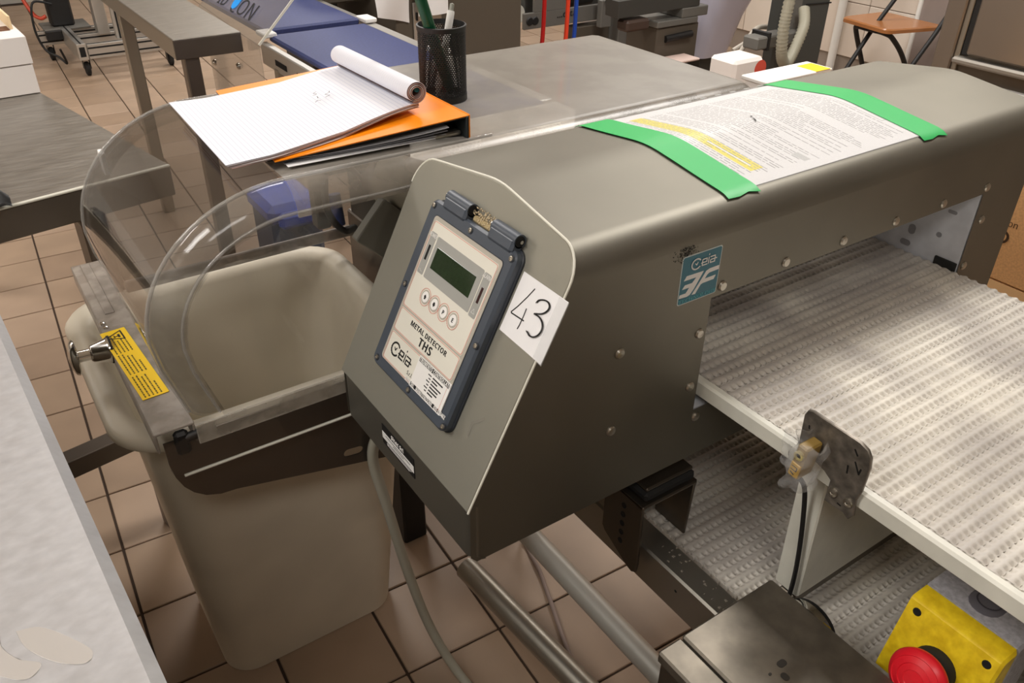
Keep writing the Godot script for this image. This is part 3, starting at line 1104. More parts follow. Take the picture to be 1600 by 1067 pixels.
	letters("SITEC SRL   MANUTENZIONE   035 023462", 0.0019, M.print, on(pf, -0.1172, -0.2284, zt + 0.0016), box, 0.74, true)
	# screws in the frame
	for q in [[-0.2344, -0.0372], [-0.1539, -0.0376], [-0.0737, -0.0377], [-0.2325, -0.1377], [-0.2315, -0.2372], [-0.1510, -0.2378], [-0.0705, -0.2386], [-0.0722, -0.1390]]:
		b = MB.new()
		b.lathe([Vector2(0.0043, 0.0), Vector2(0.0041, 0.0008), Vector2(0.0, 0.0008)], 14, on(pf, q[0], q[1], zt - 0.0002) * Transform3D(Basis(Vector3.RIGHT, PI / 2), Vector3.ZERO))
		part("screw_seat", b, M.slate_dark, box)
		b = MB.new()
		b.lathe([Vector2(0.0031, 0.0), Vector2(0.0029, 0.0016), Vector2(0.0017, 0.0018), Vector2(0.0013, 0.001), Vector2(0.0, 0.001)], 14, on(pf, q[0], q[1], zt) * Transform3D(Basis(Vector3.RIGHT, PI / 2), Vector3.ZERO))
		part("screw", b, M.screw, box)
	# hinge barrels at the upper edge
	for u in [[-0.218, -0.170], [-0.1235, -0.0775]]:
		b = MB.new()
		b.x = pf
		b.tube([Vector3(u[0], -0.0190, 0.0170), Vector3(u[1], -0.0190, 0.0170)], 0.0078, 18)
		b.bb(Vector3(u[0], -0.034, 0.009), Vector3(u[1], -0.0185, 0.0255), 0.003)
		part("hinge_barrel", b, M.slate, box)
		b = MB.new()
		b.x = pf
		b.tube([Vector3(u[1], -0.0190, 0.0175), Vector3(u[1] + 0.0004, -0.0190, 0.0175)], 0.0062, 16)
		part("hinge_hole", b, M.hole, box)
		b = MB.new()
		b.x = pf
		b.tube([Vector3(u[0] - 0.008, -0.0188, 0.0170), Vector3(u[0], -0.0188, 0.0170)], 0.0019, 10)
		b.tube([Vector3(u[1], -0.0188, 0.0170), Vector3(u[1] + 0.003, -0.0188, 0.0170)], 0.0021, 10)
		part("hinge_pin", b, M.chrome, box)
	b = MB.new()
	b.x = pf
	b.bb(Vector3(-0.168, -0.0295, 0.009), Vector3(-0.125, -0.022, 0.016), 0.002)
	part("hinge_gap", b, mat(c8(168, 150, 112), 0.8), box)
	b = MB.new()
	b.x = pf
	for k in 140:
		b.box(Vector3(rng.randf_range(-0.167, -0.128), rng.randf_range(-0.027, -0.0125), 0.0165 - absf(rng.randfn(0, 0.003))), Vector3.ONE * rng.randf_range(0.0006, 0.0018), 0.0002)
	part("crumbs", b, mat(c8(196, 178, 146), 0.8), box).set_meta("kind", "stuff")
	# control cable from under the panel to the floor
	var cb := MB.new()
	cb.tube(spline([Vector3(0.392, 0.657, -0.876), Vector3(0.382, 0.615, -0.890), Vector3(0.370, 0.55, -0.907), Vector3(0.385, 0.443, -0.907), Vector3(0.4135, 0.262, -0.906), Vector3(0.443, 0.11, -0.89), Vector3(0.47, 0.02, -0.83), Vector3(0.49, 0.0095, -0.70), Vector3(0.55, 0.0095, -0.5)], 8), 0.0085, 14)
	solo("power_cable", cb, M.cable_grey, "thick grey cable hanging from the detector in front of the bin", "cable")
	cb = MB.new()
	cb.tube(spline([Vector3(0.80, 0.62, -0.86), Vector3(0.80, 0.3, -1.0), Vector3(0.775, 0.03, -1.075), Vector3(0.745, 0.006, -0.97), Vector3(0.719, 0.006, -0.898), Vector3(0.653, 0.006, -0.707), Vector3(0.62, 0.006, -0.5)], 8), 0.0048, 10)
	solo("thin_cable", cb, mat(c8(150, 132, 124), 0.55), "thin beige cable lying on the floor between two tubes", "cable")
# ---------------------------------------------------------------- white belt through the aperture
func belt_row() -> ArrayMesh:
	# one module row: a rounded rib across the belt, small pits in the hollows beside it, link ends
	var b := MB.new()
	var w := 0.532
	var d := 0.0160
	var cols := 52
	var step := w / cols
	var xs := []
	for k in cols:
		for e in [[0.0, 1.0], [0.28, 1.0], [0.42, 0.0], [0.86, 0.0]]:
			xs.append([-w / 2 + (k + e[0]) * step, e[1]])
	xs.append([w / 2, 1.0])
	var zs := [[-0.0080, 0.0], [-0.0060, 0.0], [-0.0039, 0.72], [-0.0015, 1.0], [0.0015, 1.0], [0.0039, 0.72], [0.0060, 0.0], [0.0080, 0.0]]
	var high := func(a: int, c: int) -> Vector3:
		a = clampi(a, 0, xs.size() - 1)
		c = clampi(c, 0, zs.size() - 1)
		var valley: float = lerpf(-0.0020, 0.0006, xs[a][1])
		return Vector3(xs[a][0], lerpf(valley, 0.0021, zs[c][1]), zs[c][0])
	var grid := []
	var nor := []
	for a in xs.size():
		var p := []
		var q := []
		for c in zs.size():
			p.append(high.call(a, c))
			var g: Vector3 = (high.call(a, c + 1) - high.call(a, c - 1)).cross(high.call(a + 1, c) - high.call(a - 1, c)).normalized()
			q.append(g if g.y > 0.0 else -g)
		grid.append(p); nor.append(q)
	for a in xs.size() - 1:
		for c in zs.size() - 1:
			b.squad(grid[a][c], grid[a + 1][c], grid[a + 1][c + 1], grid[a][c + 1], nor[a][c], nor[a + 1][c], nor[a + 1][c + 1], nor[a][c + 1])
	for s in [-1.0, 1.0]:
		b.quad(Vector3(-w / 2, -0.001, s * d / 2), Vector3(w / 2, -0.001, s * d / 2), Vector3(w / 2, -0.009, s * d / 2), Vector3(-w / 2, -0.009, s * d / 2), Vector3(0, 0, s))
		b.quad(Vector3(s * w / 2, 0.001, -d / 2), Vector3(s * w / 2, 0.001, d / 2), Vector3(s * w / 2, -0.009, d / 2), Vector3(s * w / 2, -0.009, -d / 2), Vector3(s, 0, 0))
		b.tube([Vector3(s * (w / 2 - 0.004), -0.0034, 0.0), Vector3(s * (w / 2 + 0.003), -0.0030, 0.0)], 0.0050, 14)
		b.tube([Vector3(s * (w / 2 - 0.004), -0.0046, -0.0070), Vector3(s * (w / 2 + 0.001), -0.0046, -0.0070)], 0.0036, 10)
	b.quad(Vector3(-w / 2, -0.009, -d / 2), Vector3(w / 2, -0.009, -d / 2), Vector3(w / 2, -0.009, d / 2), Vector3(-w / 2, -0.009, d / 2), Vector3.DOWN)
	return b.mesh()

func belt() -> void:
	var t := thing("belt_conveyor", "white plastic modular belt running through the detector tunnel on white side rails", "conveyor")
	var row := belt_row()
	var rng := RandomNumberGenerator.new()
	rng.seed = 2
	var z := -1.60
	while z < 0.42:
		var o := MeshInstance3D.new()
		o.name = "belt_row"
		o.mesh = row
		o.material_override = M.belt
		t.add_child(o, true)
		o.position = Vector3(0.9555 + rng.randf_range(-0.0012, 0.0012), 0.7705 + rng.randf_range(-0.0002, 0.0002), z)
		z += 0.0160
	z = -0.80
	while z < 0.25:
		var o := MeshInstance3D.new()
		o.name = "return_row"
		o.mesh = row
		o.material_override = M.belt
		t.add_child(o, true)
		o.position = Vector3(0.94, 0.498 + rng.randf_range(-0.0006, 0.0006), z)
		z += 0.0160
	part("side_rail", MB.new().bb(Vector3(0.676, 0.7495, -1.6), Vector3(0.689, 0.774, 0.42), 0.003), M.white_plastic, t)
	part("added_side_panel", MB.new().bb(Vector3(1.232, 0.30, -0.54), Vector3(1.238, 0.735, 0.42), 0.001), M.steel_plain, t)  # unseen, added to keep light off the return run
	part("slide_bed", MB.new().bb(Vector3(0.69, 0.748, -1.6), Vector3(1.22, 0.760, 0.42), 0.002), M.white_plastic, t)
	part("side_rail", MB.new().bb(Vector3(1.2185, 0.735, -0.55), Vector3(1.2255, 0.758, 0.42), 0.002), M.white_plastic, t)
	# slab that carries the bed, standing across the belt
	var b := MB.new()
	b.x = Transform3D(Basis.IDENTITY, Vector3(0, 0, -0.413))
	b.prism([Vector2(0.694, 0.7485), Vector2(1.21, 0.7485), Vector2(1.21, 0.545), Vector2(0.701, 0.542)], 0.0, 0.035, 0.002)
	part("support_slab", b, M.white_plastic, t)
	b = MB.new().bb(Vector3(0.70, 0.522, -0.405), Vector3(1.21, 0.538, -0.382), 0.002)
	part("cross_bar", b, M.dark_steel, t)
	# wheel beside the return run
	b = MB.new()
	b.lathe([Vector2(0.0, 0.018), Vector2(0.026, 0.018), Vector2(0.034, 0.014), Vector2(0.036, 0.008), Vector2(0.036, -0.006), Vector2(0.0, -0.006)], 32, Transform3D(Basis(Vector3(0, 0, 1), -PI / 2), Vector3(0.664, 0.549, -0.338)))
	part("roller_wheel", b, M.black, t)
	b = MB.new()
	b.lathe([Vector2(0.0362, 0.0075), Vector2(0.0366, 0.004), Vector2(0.0366, 0.001), Vector2(0.0362, -0.0025)], 32, Transform3D(Basis(Vector3(0, 0, 1), -PI / 2), Vector3(0.664, 0.549, -0.338)))
	part("wheel_rim", b, M.chrome, t)
	sensor()

func sensor() -> void:
	var t := thing("sensor_bracket", "grimy steel bracket with yellow light sensor screwed to the white rail", "bracket")
	var f := frame(Vector3(0.672, 0, 0), Vector3(0, 0, 1), Vector3.UP)
	var b := MB.new()
	b.x = f
	b.prism([Vector2(-0.4115, 0.826), Vector2(-0.408, 0.8345), Vector2(-0.402, 0.8365), Vector2(-0.342, 0.8350), Vector2(-0.332, 0.8315), Vector2(-0.3265, 0.824), Vector2(-0.3245, 0.812), Vector2(-0.3255, 0.779), Vector2(-0.3285, 0.765), Vector2(-0.3262, 0.744), Vector2(-0.3311, 0.7355), Vector2(-0.338, 0.7395), Vector2(-0.3629, 0.7385), Vector2(-0.3625, 0.768), Vector2(-0.372, 0.774), Vector2(-0.4099, 0.7848)], 0.0, 0.0035, 0.001)
	var plate := part("bracket_plate", b, M.old_steel, t)
	for q in [[-0.3545, 0.757], [-0.3355, 0.757]]:
		b = MB.new()
		b.lathe([Vector2(0.0056, 0.0), Vector2(0.0052, 0.0025), Vector2(0.002, 0.0036), Vector2(0.0015, 0.0026), Vector2(0.0, 0.0026)], 16, on(f, q[0], q[1], 0.0035) * Transform3D(Basis(Vector3.RIGHT, PI / 2), Vector3.ZERO))
		part("screw", b, M.screw, t)
	for s in [[-0.345, 0.8235, -0.341, 0.8185], [-0.341, 0.8095, -0.334, 0.798], [-0.334, 0.798, -0.333, 0.805], [-0.3475, 0.800, -0.3465, 0.791], [-0.402, 0.817, -0.4015, 0.814], [-0.3465, 0.747, -0.343, 0.7465]]:
		b = MB.new()
		b.x = f
		b.stroke([Vector2(s[0], s[1]), Vector2(s[2], s[3])], 0.0022, 0.0037)
		part("slot_mark", b, M.hole, plate)
	# sensor body, turned a little
	var sx := f * Transform3D(Basis(Vector3(0, 0, 1), -0.10), Vector3(-0.3895, 0.786, 0.0035))
	b = MB.new()
	b.x = sx
	b.box(Vector3(0, 0, 0.013), Vector3(0.0135, 0.046, 0.026), 0.002)
	part("sensor_body", b, mat(c8(150, 122, 60), 0.4), t)
	b = MB.new()
	b.x = sx
	b.box(Vector3(0, -0.011, 0.0255), Vector3(0.0125, 0.019, 0.003), 0.001)
	part("sensor_label", b, mat(c8(206, 160, 20), 0.4), t)
	b = MB.new()
	b.x = sx
	b.stroke([Vector2(-0.004, -0.006), Vector2(0.003, -0.006), Vector2(0.003, -0.011), Vector2(-0.004, -0.011)], 0.0012, 0.0273)
	b.stroke([Vector2(-0.003, -0.015), Vector2(0.001, -0.0165)], 0.0018, 0.0273)
	part("label_mark", b, M.ink, t)
	b = MB.new()
	b.lathe([Vector2(0.0058, 0.0), Vector2(0.0058, 0.003), Vector2(0.0036, 0.0035), Vector2(0.003, 0.001), Vector2(0.0, 0.001)], 16, sx * Transform3D(Basis(Vector3.RIGHT, PI / 2), Vector3(0.0, 0.011, 0.026)))
	part("sensor_eye", b, mat(c8(186, 172, 120), 0.3), t)
	b = MB.new()
	b.lathe([Vector2(0.003, 0.0), Vector2(0.0, 0.0005)], 12, sx * Transform3D(Basis(Vector3.RIGHT, PI / 2), Vector3(0.0, 0.011, 0.0278)))
	part("sensor_lens", b, M.hole, t)
	# plastic film wrapped round the sensor
	var w := func(u: float, v: float) -> Vector3:
		var a := lerpf(-0.9, 3.6, u)
		var r := 0.017 + 0.0022 * sin(a * 5.0 + v * 9.0) + 0.0018 * sin(v * 17.0 + a * 3.0)
		return sx * Vector3(-cos(a) * r * 0.95 + 0.001, lerpf(0.030, -0.036, v) + 0.002 * sin(a * 4.0), 0.012 + sin(a) * r * 1.15)
	part("plastic_wrap", MB.new().sheet(w, 26, 18, 0.0002, true), M.film, t, "crumpled clear plastic film")
	var w2 := func(u: float, v: float) -> Vector3:
		return f * Vector3(lerpf(-0.428, -0.380, u), lerpf(0.800, 0.752, v) - 0.012 * u, 0.0045 + 0.0022 * sin(u * 13.0 + v * 6.0) + 0.0016 * sin(v * 19.0))
	part("plastic_wrap", MB.new().sheet(w2, 16, 14, 0.0002), M.film, t, "crumpled clear plastic film")
	var cb := MB.new()
	cb.tube(spline([Vector3(0.655, 0.768, -0.394), Vector3(0.662, 0.752, -0.395), Vector3(0.678, 0.727, -0.394), Vector3(0.6865, 0.68, -0.391), Vector3(0.690, 0.62, -0.386), Vector3(0.692, 0.56, -0.384), Vector3(0.690, 0.47, -0.386)], 6), 0.0029, 12)
	solo("sensor_cable", cb, M.black, "thin black cable hanging from the yellow sensor down the white slab", "cable")

# ---------------------------------------------------------------- steel frame under detector and belt
func machine_frame() -> void:
	var t := thing("conveyor_underframe", "steel underframe of channel beam and round tubes below the detector", "frame")
	var b := MB.new().bb(Vector3(0.612, 0.455, -1.5), Vector3(0.653, 0.52, -0.389), 0.003)
	part("beam", b, M.steel_plain, t)
	for q in [[0.63, -1.45]]:
		part("leg", MB.new().bb(Vector3(q[0] - 0.02, 0.0, q[1] - 0.02), Vector3(q[0] + 0.02, 0.455, q[1] + 0.02), 0.003), M.steel_plain, t)
	part("hole_mark", MB.new().lathe([Vector2(0.0035, 0.0), Vector2(0.0, 0.0003)], 14, Transform3D(Basis(Vector3(0, 0, 1), PI / 2), Vector3(0.6121, 0.495, -0.497))), M.hole, t)
	var dirt := MB.new()
	var rng := RandomNumberGenerator.new()
	rng.seed = 4
	for k in 26:
		dirt.box(Vector3(rng.randf_range(0.620, 0.650), 0.5205, rng.randf_range(-0.55, -0.41)), Vector3(rng.randf_range(0.0006, 0.004), 0.0012, rng.randf_range(0.0006, 0.004)), 0.0003)
	part("dirt_flakes", dirt, mat(c8(120, 112, 102), 0.8), t).set_meta("kind", "stuff")
	part("tube", MB.new().tube([Vector3(0.7195, 0.12, -1.35), Vector3(0.7245, 0.12, -0.415)], 0.0225, 24), mat(Color(0.74, 0.73, 0.70), 0.5, 0.5), t)
	part("tube", MB.new().tube([Vector3(0.576, 0.105, -0.99), Vector3(0.6245, 0.105, -0.415)], 0.0235, 24), M.steel_plain, t)
	part("cross_tube", MB.new().tube([Vector3(0.60, 0.112, -0.42), Vector3(0.74, 0.118, -0.42)], 0.02, 20), M.steel_plain, t)
	part("foot", MB.new().bb(Vector3(0.545, 0.0, -1.255), Vector3(0.60, 0.30, -1.20), 0.004), M.black, t)
	# hanger bracket with rubber pad under the detector
	var f := frame(Vector3(0.595, 0, 0), Vector3(0, 0, 1), Vector3.UP)
	b = MB.new()
	b.x = f
	b.prism([Vector2(-0.634, 0.606), Vector2(-0.560, 0.606), Vector2(-0.557, 0.500), Vector2(-0.559, 0.484), Vector2(-0.566, 0.479), Vector2(-0.575, 0.481), Vector2(-0.628, 0.508), Vector2(-0.634, 0.516)], -0.004, 0.0, 0.001)
	part("bracket_side", b, M.dark_steel, t)
	b = MB.new()
	b.x = frame(Vector3(0.690, 0, 0), Vector3(0, 0, 1), Vector3.UP)
	b.prism([Vector2(-0.634, 0.606), Vector2(-0.560, 0.606), Vector2(-0.565, 0.500), Vector2(-0.625, 0.500)], -0.004, 0.0, 0.001)
	part("bracket_side", b, M.dark_steel, t)
	part("bracket_top", MB.new().bb(Vector3(0.595, 0.600, -0.634), Vector3(0.694, 0.606, -0.558), 0.002), M.dark_steel, t)
	part("rubber_pad", MB.new().bb(Vector3(0.602, 0.607, -0.632), Vector3(0.692, 0.622, -0.562), 0.004), M.rubber, t)
	part("pad_plate", MB.new().bb(Vector3(0.606, 0.622, -0.630), Vector3(0.690, 0.628, -0.566), 0.002), M.dark_steel, t)
	part("pad_bolt", MB.new().lathe([Vector2(0.008, 0.0), Vector2(0.008, 0.032), Vector2(0.0, 0.032)], 6, Transform3D(Basis.IDENTITY, Vector3(0.645, 0.628, -0.597))), M.screw, t)
	for k in 5:
		b = MB.new()
		b.x = on(f, -0.594, 0.583 - k * 0.0165, 0.0003)
		b.prism(rrect(0, 0, 0.0042, 0.0045, 0.0041, 4), -0.0004, 0.0002)
		part("bracket_hole", b, M.hole, t)
	# drive box in front
	var k := thing("drive_box", "low brown grey steel box with a seam under the belt, bottom of the view", "steel box")
	part("box_body", MB.new().bb(Vector3(0.470, 0.0, -0.386), Vector3(0.6485, 0.592, 0.05), 0.002), M.dark_steel, k)
	part("box_lid", MB.new().bb(Vector3(0.5015, 0.585, -0.388), Vector3(0.6492, 0.6015, 0.05), 0.0025), M.steel_lid, k)
	part("lid_strip", MB.new().bb(Vector3(0.4655, 0.583, -0.388), Vector3(0.4995, 0.6000, 0.05), 0.0025), M.steel_lid, k)
	b = MB.new()
	for q in [[0.566, -0.301, 0.006, 0.004], [0.556, -0.288, 0.004, 0.005], [0.545, -0.299, 0.002, 0.0015]]:
		b.x = Transform3D(Basis(Vector3.RIGHT, -PI / 2), Vector3(q[0], 0.6017, q[1]))
		b.prism(rrect(0, 0, q[2], q[3], minf(q[2], q[3]) * 0.9, 4), 0.0, 0.0004)
	part("stain", b, mat(c8(48, 44, 40), 0.5), k)
	estop()

func estop() -> void:
	var t := thing("emergency_stop", "yellow and grey emergency stop box with red mushroom button under the belt", "stop button")
	var zf := -0.257
	var f := Transform3D(Basis.IDENTITY, Vector3(0, 0, zf))
	var len := 0.104
	var b := MB.new()
	b.x = f
	b.prism([Vector2(0.712, 0.6605), Vector2(0.7365, 0.6605), Vector2(0.7365, 0.563), Vector2(0.684, 0.563), Vector2(0.684, 0.570), Vector2(0.7085, 0.658)], 0.0, len, 0.003)
	part("yellow_cover", b, M.yellow_dirty, t)
	b = MB.new()
	b.x = f
	b.prism([Vector2(0.7375, 0.6615), Vector2(0.792, 0.6615), Vector2(0.792, 0.563), Vector2(0.7375, 0.563)], 0.0, len, 0.003)
	part("grey_base", b, M.grey_base, t)
	b = MB.new()
	b.x = Transform3D(Basis(Vector3.RIGHT, -PI / 2), Vector3(0.771, 0.6612, -0.205))
	var ring := []
	for k in 33:
		ring.append(Vector2(cos(TAU * k / 32), sin(TAU * k / 32)) * 0.0125)
	b.stroke(ring, 0.0016, 0.0008)
	part("knockout_ring", b, mat(c8(74, 72, 80), 0.6), t)
	var lug := [Vector2(0.018, -0.018), Vector2(0.018, 0.018), Vector2(-0.006, 0.018)]
	for k in 9:
		var a := PI / 2 + PI * k / 8
		lug.append(Vector2(-0.006 + 0.0185 * cos(a), 0.018 * sin(a)))
	b = MB.new()
	b.x = Transform3D(Basis(Vector3.RIGHT, -PI / 2), Vector3(0.771, 0.6608, -0.205))
	b.prism(lug, 0.0, 0.0011, 0.0004)
	part("knockout_field", b, mat(c8(112, 110, 118), 0.6), t)
	# button on the sloped face
	var nrm := Vector3(-0.963, 0.269, 0)
	var bt := Transform3D(Basis(Vector3(0, 0, 1), nrm, Vector3(0, 0, 1).cross(nrm)), Vector3(0.694, 0.606, -0.205))
	b = MB.new()
	b.lathe([Vector2(0.024, -0.002), Vector2(0.024, 0.014), Vector2(0.0205, 0.018), Vector2(0.0205, 0.028), Vector2(0.0, 0.028)], 32, bt)
	part("collar", b, M.rubber, t)
	b = MB.new()
	b.lathe([Vector2(0.0, 0.026), Vector2(0.022, 0.026), Vector2(0.0305, 0.029), Vector2(0.0315, 0.033), Vector2(0.030, 0.037), Vector2(0.0255, 0.0405), Vector2(0.0245, 0.0398), Vector2(0.018, 0.0425), Vector2(0.0172, 0.0415), Vector2(0.011, 0.0435), Vector2(0.0102, 0.0428), Vector2(0.0, 0.0440)], 40, bt)
	part("red_button", b, mat(c8(226, 28, 44), 0.35), t)
	for z in [-0.245, -0.166]:
		b = MB.new()
		b.lathe([Vector2(0.0048, 0.0), Vector2(0.0040, 0.0006), Vector2(0.0, 0.0002)], 14, Transform3D(bt.basis, Vector3(0.7057, 0.648, z)))
		part("cover_screw", b, M.hole, t)

# ---------------------------------------------------------------- clear hood over the outfeed
func hood_profile(k := 14) -> Array:
	# from the left foot up, over the crown and along the flat top: x, y and the inward direction
	var out := [[Vector2(0.137, 0.72), Vector2(0.98, 0.2)], [Vector2(0.117, 0.79), Vector2(0.98, 0.15)]]
	for i in k + 1:
		var a := PI - PI / 2 * i / k
		var e := Vector2(0.305 + 0.193 * cos(a), 0.83 + 0.17 * sin(a))
		out.append([e, -Vector2(cos(a) / 0.193, sin(a) / 0.17).normalized()])
	for x in [0.45, 0.6, 0.8, 1.0, 1.085]:
		out.append([Vector2(x, 1.0), Vector2(0, -1)])
	for i in range(1, 6):
		var a := PI / 2 - PI / 2 * i / 5
		out.append([Vector2(1.085 + 0.028 * cos(a), 0.972 + 0.028 * sin(a)), -Vector2(cos(a), sin(a))])
	out.append([Vector2(1.113, 0.80), Vector2(-1, 0)])
	return out

func hood() -> void:
	var t := thing("protective_hood", "clear domed plastic hood with yellow warning label covering the white bin", "hood")
	var zn := -0.898
	var zfar := -1.345
	var r := 0.038
	var pr := hood_profile()
	# arch and rounded edges; the flat lid is a part of its own
	var b := MB.new()
	var lid := MB.new()
	var band := MB.new()
	var inner := MB.new()
	var tail := MB.new()
	var gloss := MB.new()
	var strips := []
	for k in 7:
		var a := PI / 2 * k / 6
		strips.append([zn - r + r * sin(PI / 2 - a), r * (1.0 - cos(PI / 2 - a)), -cos(PI / 2 - a), sin(PI / 2 - a)])
	for k in 7:
		var a := PI / 2 * k / 6
		strips.append([zfar + r - r * sin(a), r * (1.0 - cos(a)), -cos(a), -sin(a)])
	for i in pr.size() - 1:
		for s in strips.size() - 1:
			var q := []
			var nn := []
			for e in [[i, s], [i + 1, s], [i + 1, s + 1], [i, s + 1]]:
				var p: Vector2 = pr[e[0]][0]
				var d: Vector2 = pr[e[0]][1]
				var st: Array = strips[e[1]]
				q.append(Vector3(p.x + d.x * st[1], p.y + d.y * st[1], st[0]))
				nn.append(Vector3(d.x * st[2], d.y * st[2], st[3]))
			var m := b
			if i >= 16 and i < pr.size() - 6:
				m = lid if (s >= 5 and s <= 7) else (band if s < 5 else b)
			elif i >= pr.size() - 6:
				m = tail
			elif s < 6:
				m = gloss
			m.squad(q[0], q[1], q[2], q[3], nn[0], nn[1], nn[2], nn[3])
			if m == b or m == gloss:
				var th := 0.004
				inner.squad(q[0] - nn[0] * th, q[1] - nn[1] * th, q[2] - nn[2] * th, q[3] - nn[3] * th, nn[0], nn[1], nn[2], nn[3])
	part("dome_shell", b, M.clear, t)
	part("dome_inner", inner, M.clear, t)
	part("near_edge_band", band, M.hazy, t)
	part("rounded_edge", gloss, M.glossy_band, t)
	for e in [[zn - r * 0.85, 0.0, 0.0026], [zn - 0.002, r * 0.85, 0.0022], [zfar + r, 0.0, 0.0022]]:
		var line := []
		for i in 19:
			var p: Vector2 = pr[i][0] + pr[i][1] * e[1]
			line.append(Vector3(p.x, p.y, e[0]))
		part("highlight_ridge", MB.new().tube(line, e[2], 10), M.ridge, t)  # pale tubes added to draw bright streaks along the rounded edges
	part("end_shell", tail, M.dusty, t)
	part("flat_lid", lid, M.dusty, t, "dusty flat top of the clear hood")
	# upright end walls
	var foot := [Vector2(0.60, 0.962), Vector2(0.60, 0.654), Vector2(0.108, 0.650), Vector2(0.097, 0.654), Vector2(0.094, 0.664), Vector2(0.094, 0.70)]
	var wall := [Vector2(0.172, 0.72)]
	for i in range(1, 18):
		var p: Vector2 = pr[i][0] + pr[i][1] * r
		wall.append(p)
	b = MB.new()
	b.x = Transform3D(Basis.IDENTITY, Vector3(0, 0, zn))
	b.prism(wall + foot, -0.0002, 0.0002, 0.0, false)
	part("near_wall", b, M.clear, t)
	b = MB.new()
	b.x = Transform3D(Basis.IDENTITY, Vector3(0, 0, zfar))
	b.prism(wall + [Vector2(0.60, 0.962), Vector2(0.60, 0.70), Vector2(0.150, 0.70)], -0.0002, 0.0002, 0.0, false)
	part("far_wall", b, M.clear, t)
	part("far_strip", MB.new().bb(Vector3(0.15, 0.694, zfar - 0.004), Vector3(0.62, 0.715, zfar + 0.004), 0.002), M.frosted_solid, t)
	# lower flange; light caught on its cut edge is painted as a whitish bar
	part("frosted_band", MB.new().bb(Vector3(0.135, 0.692, zn + 0.0005), Vector3(0.345, 0.722, zn + 0.004), 0.001), M.frosted, t)
	b = MB.new()
	b.bb(Vector3(0.108, 0.6485, zn - 0.002), Vector3(0.36, 0.6512, zn + 0.0025), 0.0006)
	part("cut_edge", b, M.edge, t)
	# flange that carries the label, with downturned lip
	b = MB.new()
	b.bb(Vector3(0.086, 0.7165, -1.435), Vector3(0.136, 0.7205, -0.905), 0.001)
	b.bb(Vector3(0.086, 0.690, -1.435), Vector3(0.0895, 0.7165, -0.905), 0.001)
	b.bb(Vector3(0.1325, 0.690, -1.30), Vector3(0.136, 0.7165, -0.905), 0.001)
	part("flange", b, M.frosted_solid, t, "cloudy plastic flange")
	b = MB.new().bb(Vector3(0.100, 0.7207, -1.43), Vector3(0.114, 0.7225, -1.24), 0.0006)
	part("tape_remnant", b, M.frosted_solid, t)
	# warning label
	var lf := frame(Vector3(0.1045, 0.7212, -1.086), Vector3(-0.06, 0, -1), Vector3(-1, 0, 0.06))
	b = MB.new()
	b.x = lf
	b.prism(rrect(0, 0, 0.1, 0.0172, 0.001, 2), 0.0, 0.0006)
	var lb := part("warning_label", b, M.yellow, t, "yellow warning label with small black print")
	b = MB.new()
	b.x = lf
	var rng := RandomNumberGenerator.new()
	rng.seed = 8
	for col in [-0.096, -0.032, 0.030]:
		for ln in 5:
			var x := col as float
			var stop: float = col + [0.054, 0.054, 0.048, 0.05, 0.03][ln]
			if col > 0.0 and ln > 1:
				stop = col + 0.036
			while x < stop:
				var w := rng.randf_range(0.002, 0.006)
				b.bb(Vector3(x, 0.0112 - ln * 0.0052, 0.0005), Vector3(x + w, 0.0112 - ln * 0.0052 + 0.0018, 0.0009), 0.0)
				x += w + 0.0016
	part("small_print", b, mat(c8(90, 74, 20), 0.5), lb)
	b = MB.new()
	b.x = on(lf, 0.080, 0.0035, 0.0)
	b.stroke([Vector2(-0.013, -0.0125), Vector2(0.013, -0.0125), Vector2(0.0, 0.0105), Vector2(-0.013, -0.0125)], 0.0022, 0.0009)
	b.bb(Vector3(-0.005, -0.009, 0.0006), Vector3(0.004, -0.006, 0.001), 0.0)
	b.bb(Vector3(-0.002, -0.007, 0.0006), Vector3(0.0, 0.0, 0.001), 0.0)
	b.bb(Vector3(-0.004, -0.002, 0.0006), Vector3(0.004, -0.001, 0.001), 0.0)
	part("warning_sign", b, M.ink, lb)
	for z in [-1.214, -1.200]:
		b = MB.new()
		b.lathe([Vector2(0.0042, 0.0), Vector2(0.004, 0.0025), Vector2(0.0, 0.0035)], 6, Transform3D(Basis.IDENTITY, Vector3(0.0925 + (z + 1.2) * 0.1, 0.7205, z)))
		part("bolt", b, M.chrome, t)
	# pull knob
	b = MB.new()
	var kx := Transform3D(Basis(Vector3(0, 0, 1), PI / 2 - 0.06), Vector3(0.0862, 0.7125, -1.150))
	b.lathe([Vector2(0.019, 0.0), Vector2(0.019, 0.003), Vector2(0.0175, 0.005), Vector2(0.0125, 0.024), Vector2(0.0108, 0.026), Vector2(0.0085, 0.027), Vector2(0.0085, 0.042), Vector2(0.014, 0.0425), Vector2(0.025, 0.044), Vector2(0.0265, 0.0455), Vector2(0.0245, 0.0495), Vector2(0.016, 0.0535), Vector2(0.0, 0.0555)], 32, kx)
	part("pull_knob", b, M.chrome, t, "chrome pull knob")
	b = MB.new()
	b.lathe([Vector2(0.0205, -0.002), Vector2(0.0205, 0.001), Vector2(0.0, 0.001)], 28, kx)
	part("knob_washer", b, M.rubber, t)
	# black catch at the near corner
	b = MB.new()
	b.bb(Vector3(0.108, 0.676, -0.915), Vector3(0.126, 0.712, -0.902), 0.004)
	b.tube([Vector3(0.122, 0.700, -0.906), Vector3(0.142, 0.703, -0.904)], 0.0065, 12)
	part("catch", b, M.black, t)
	b = MB.new()
	b.lathe([Vector2(0.0065, 0.0), Vector2(0.006, 0.003), Vector2(0.0, 0.004)], 12, Transform3D(Basis(Vector3(0, 0, 1), -PI / 2), Vector3(0.142, 0.703, -0.904)))
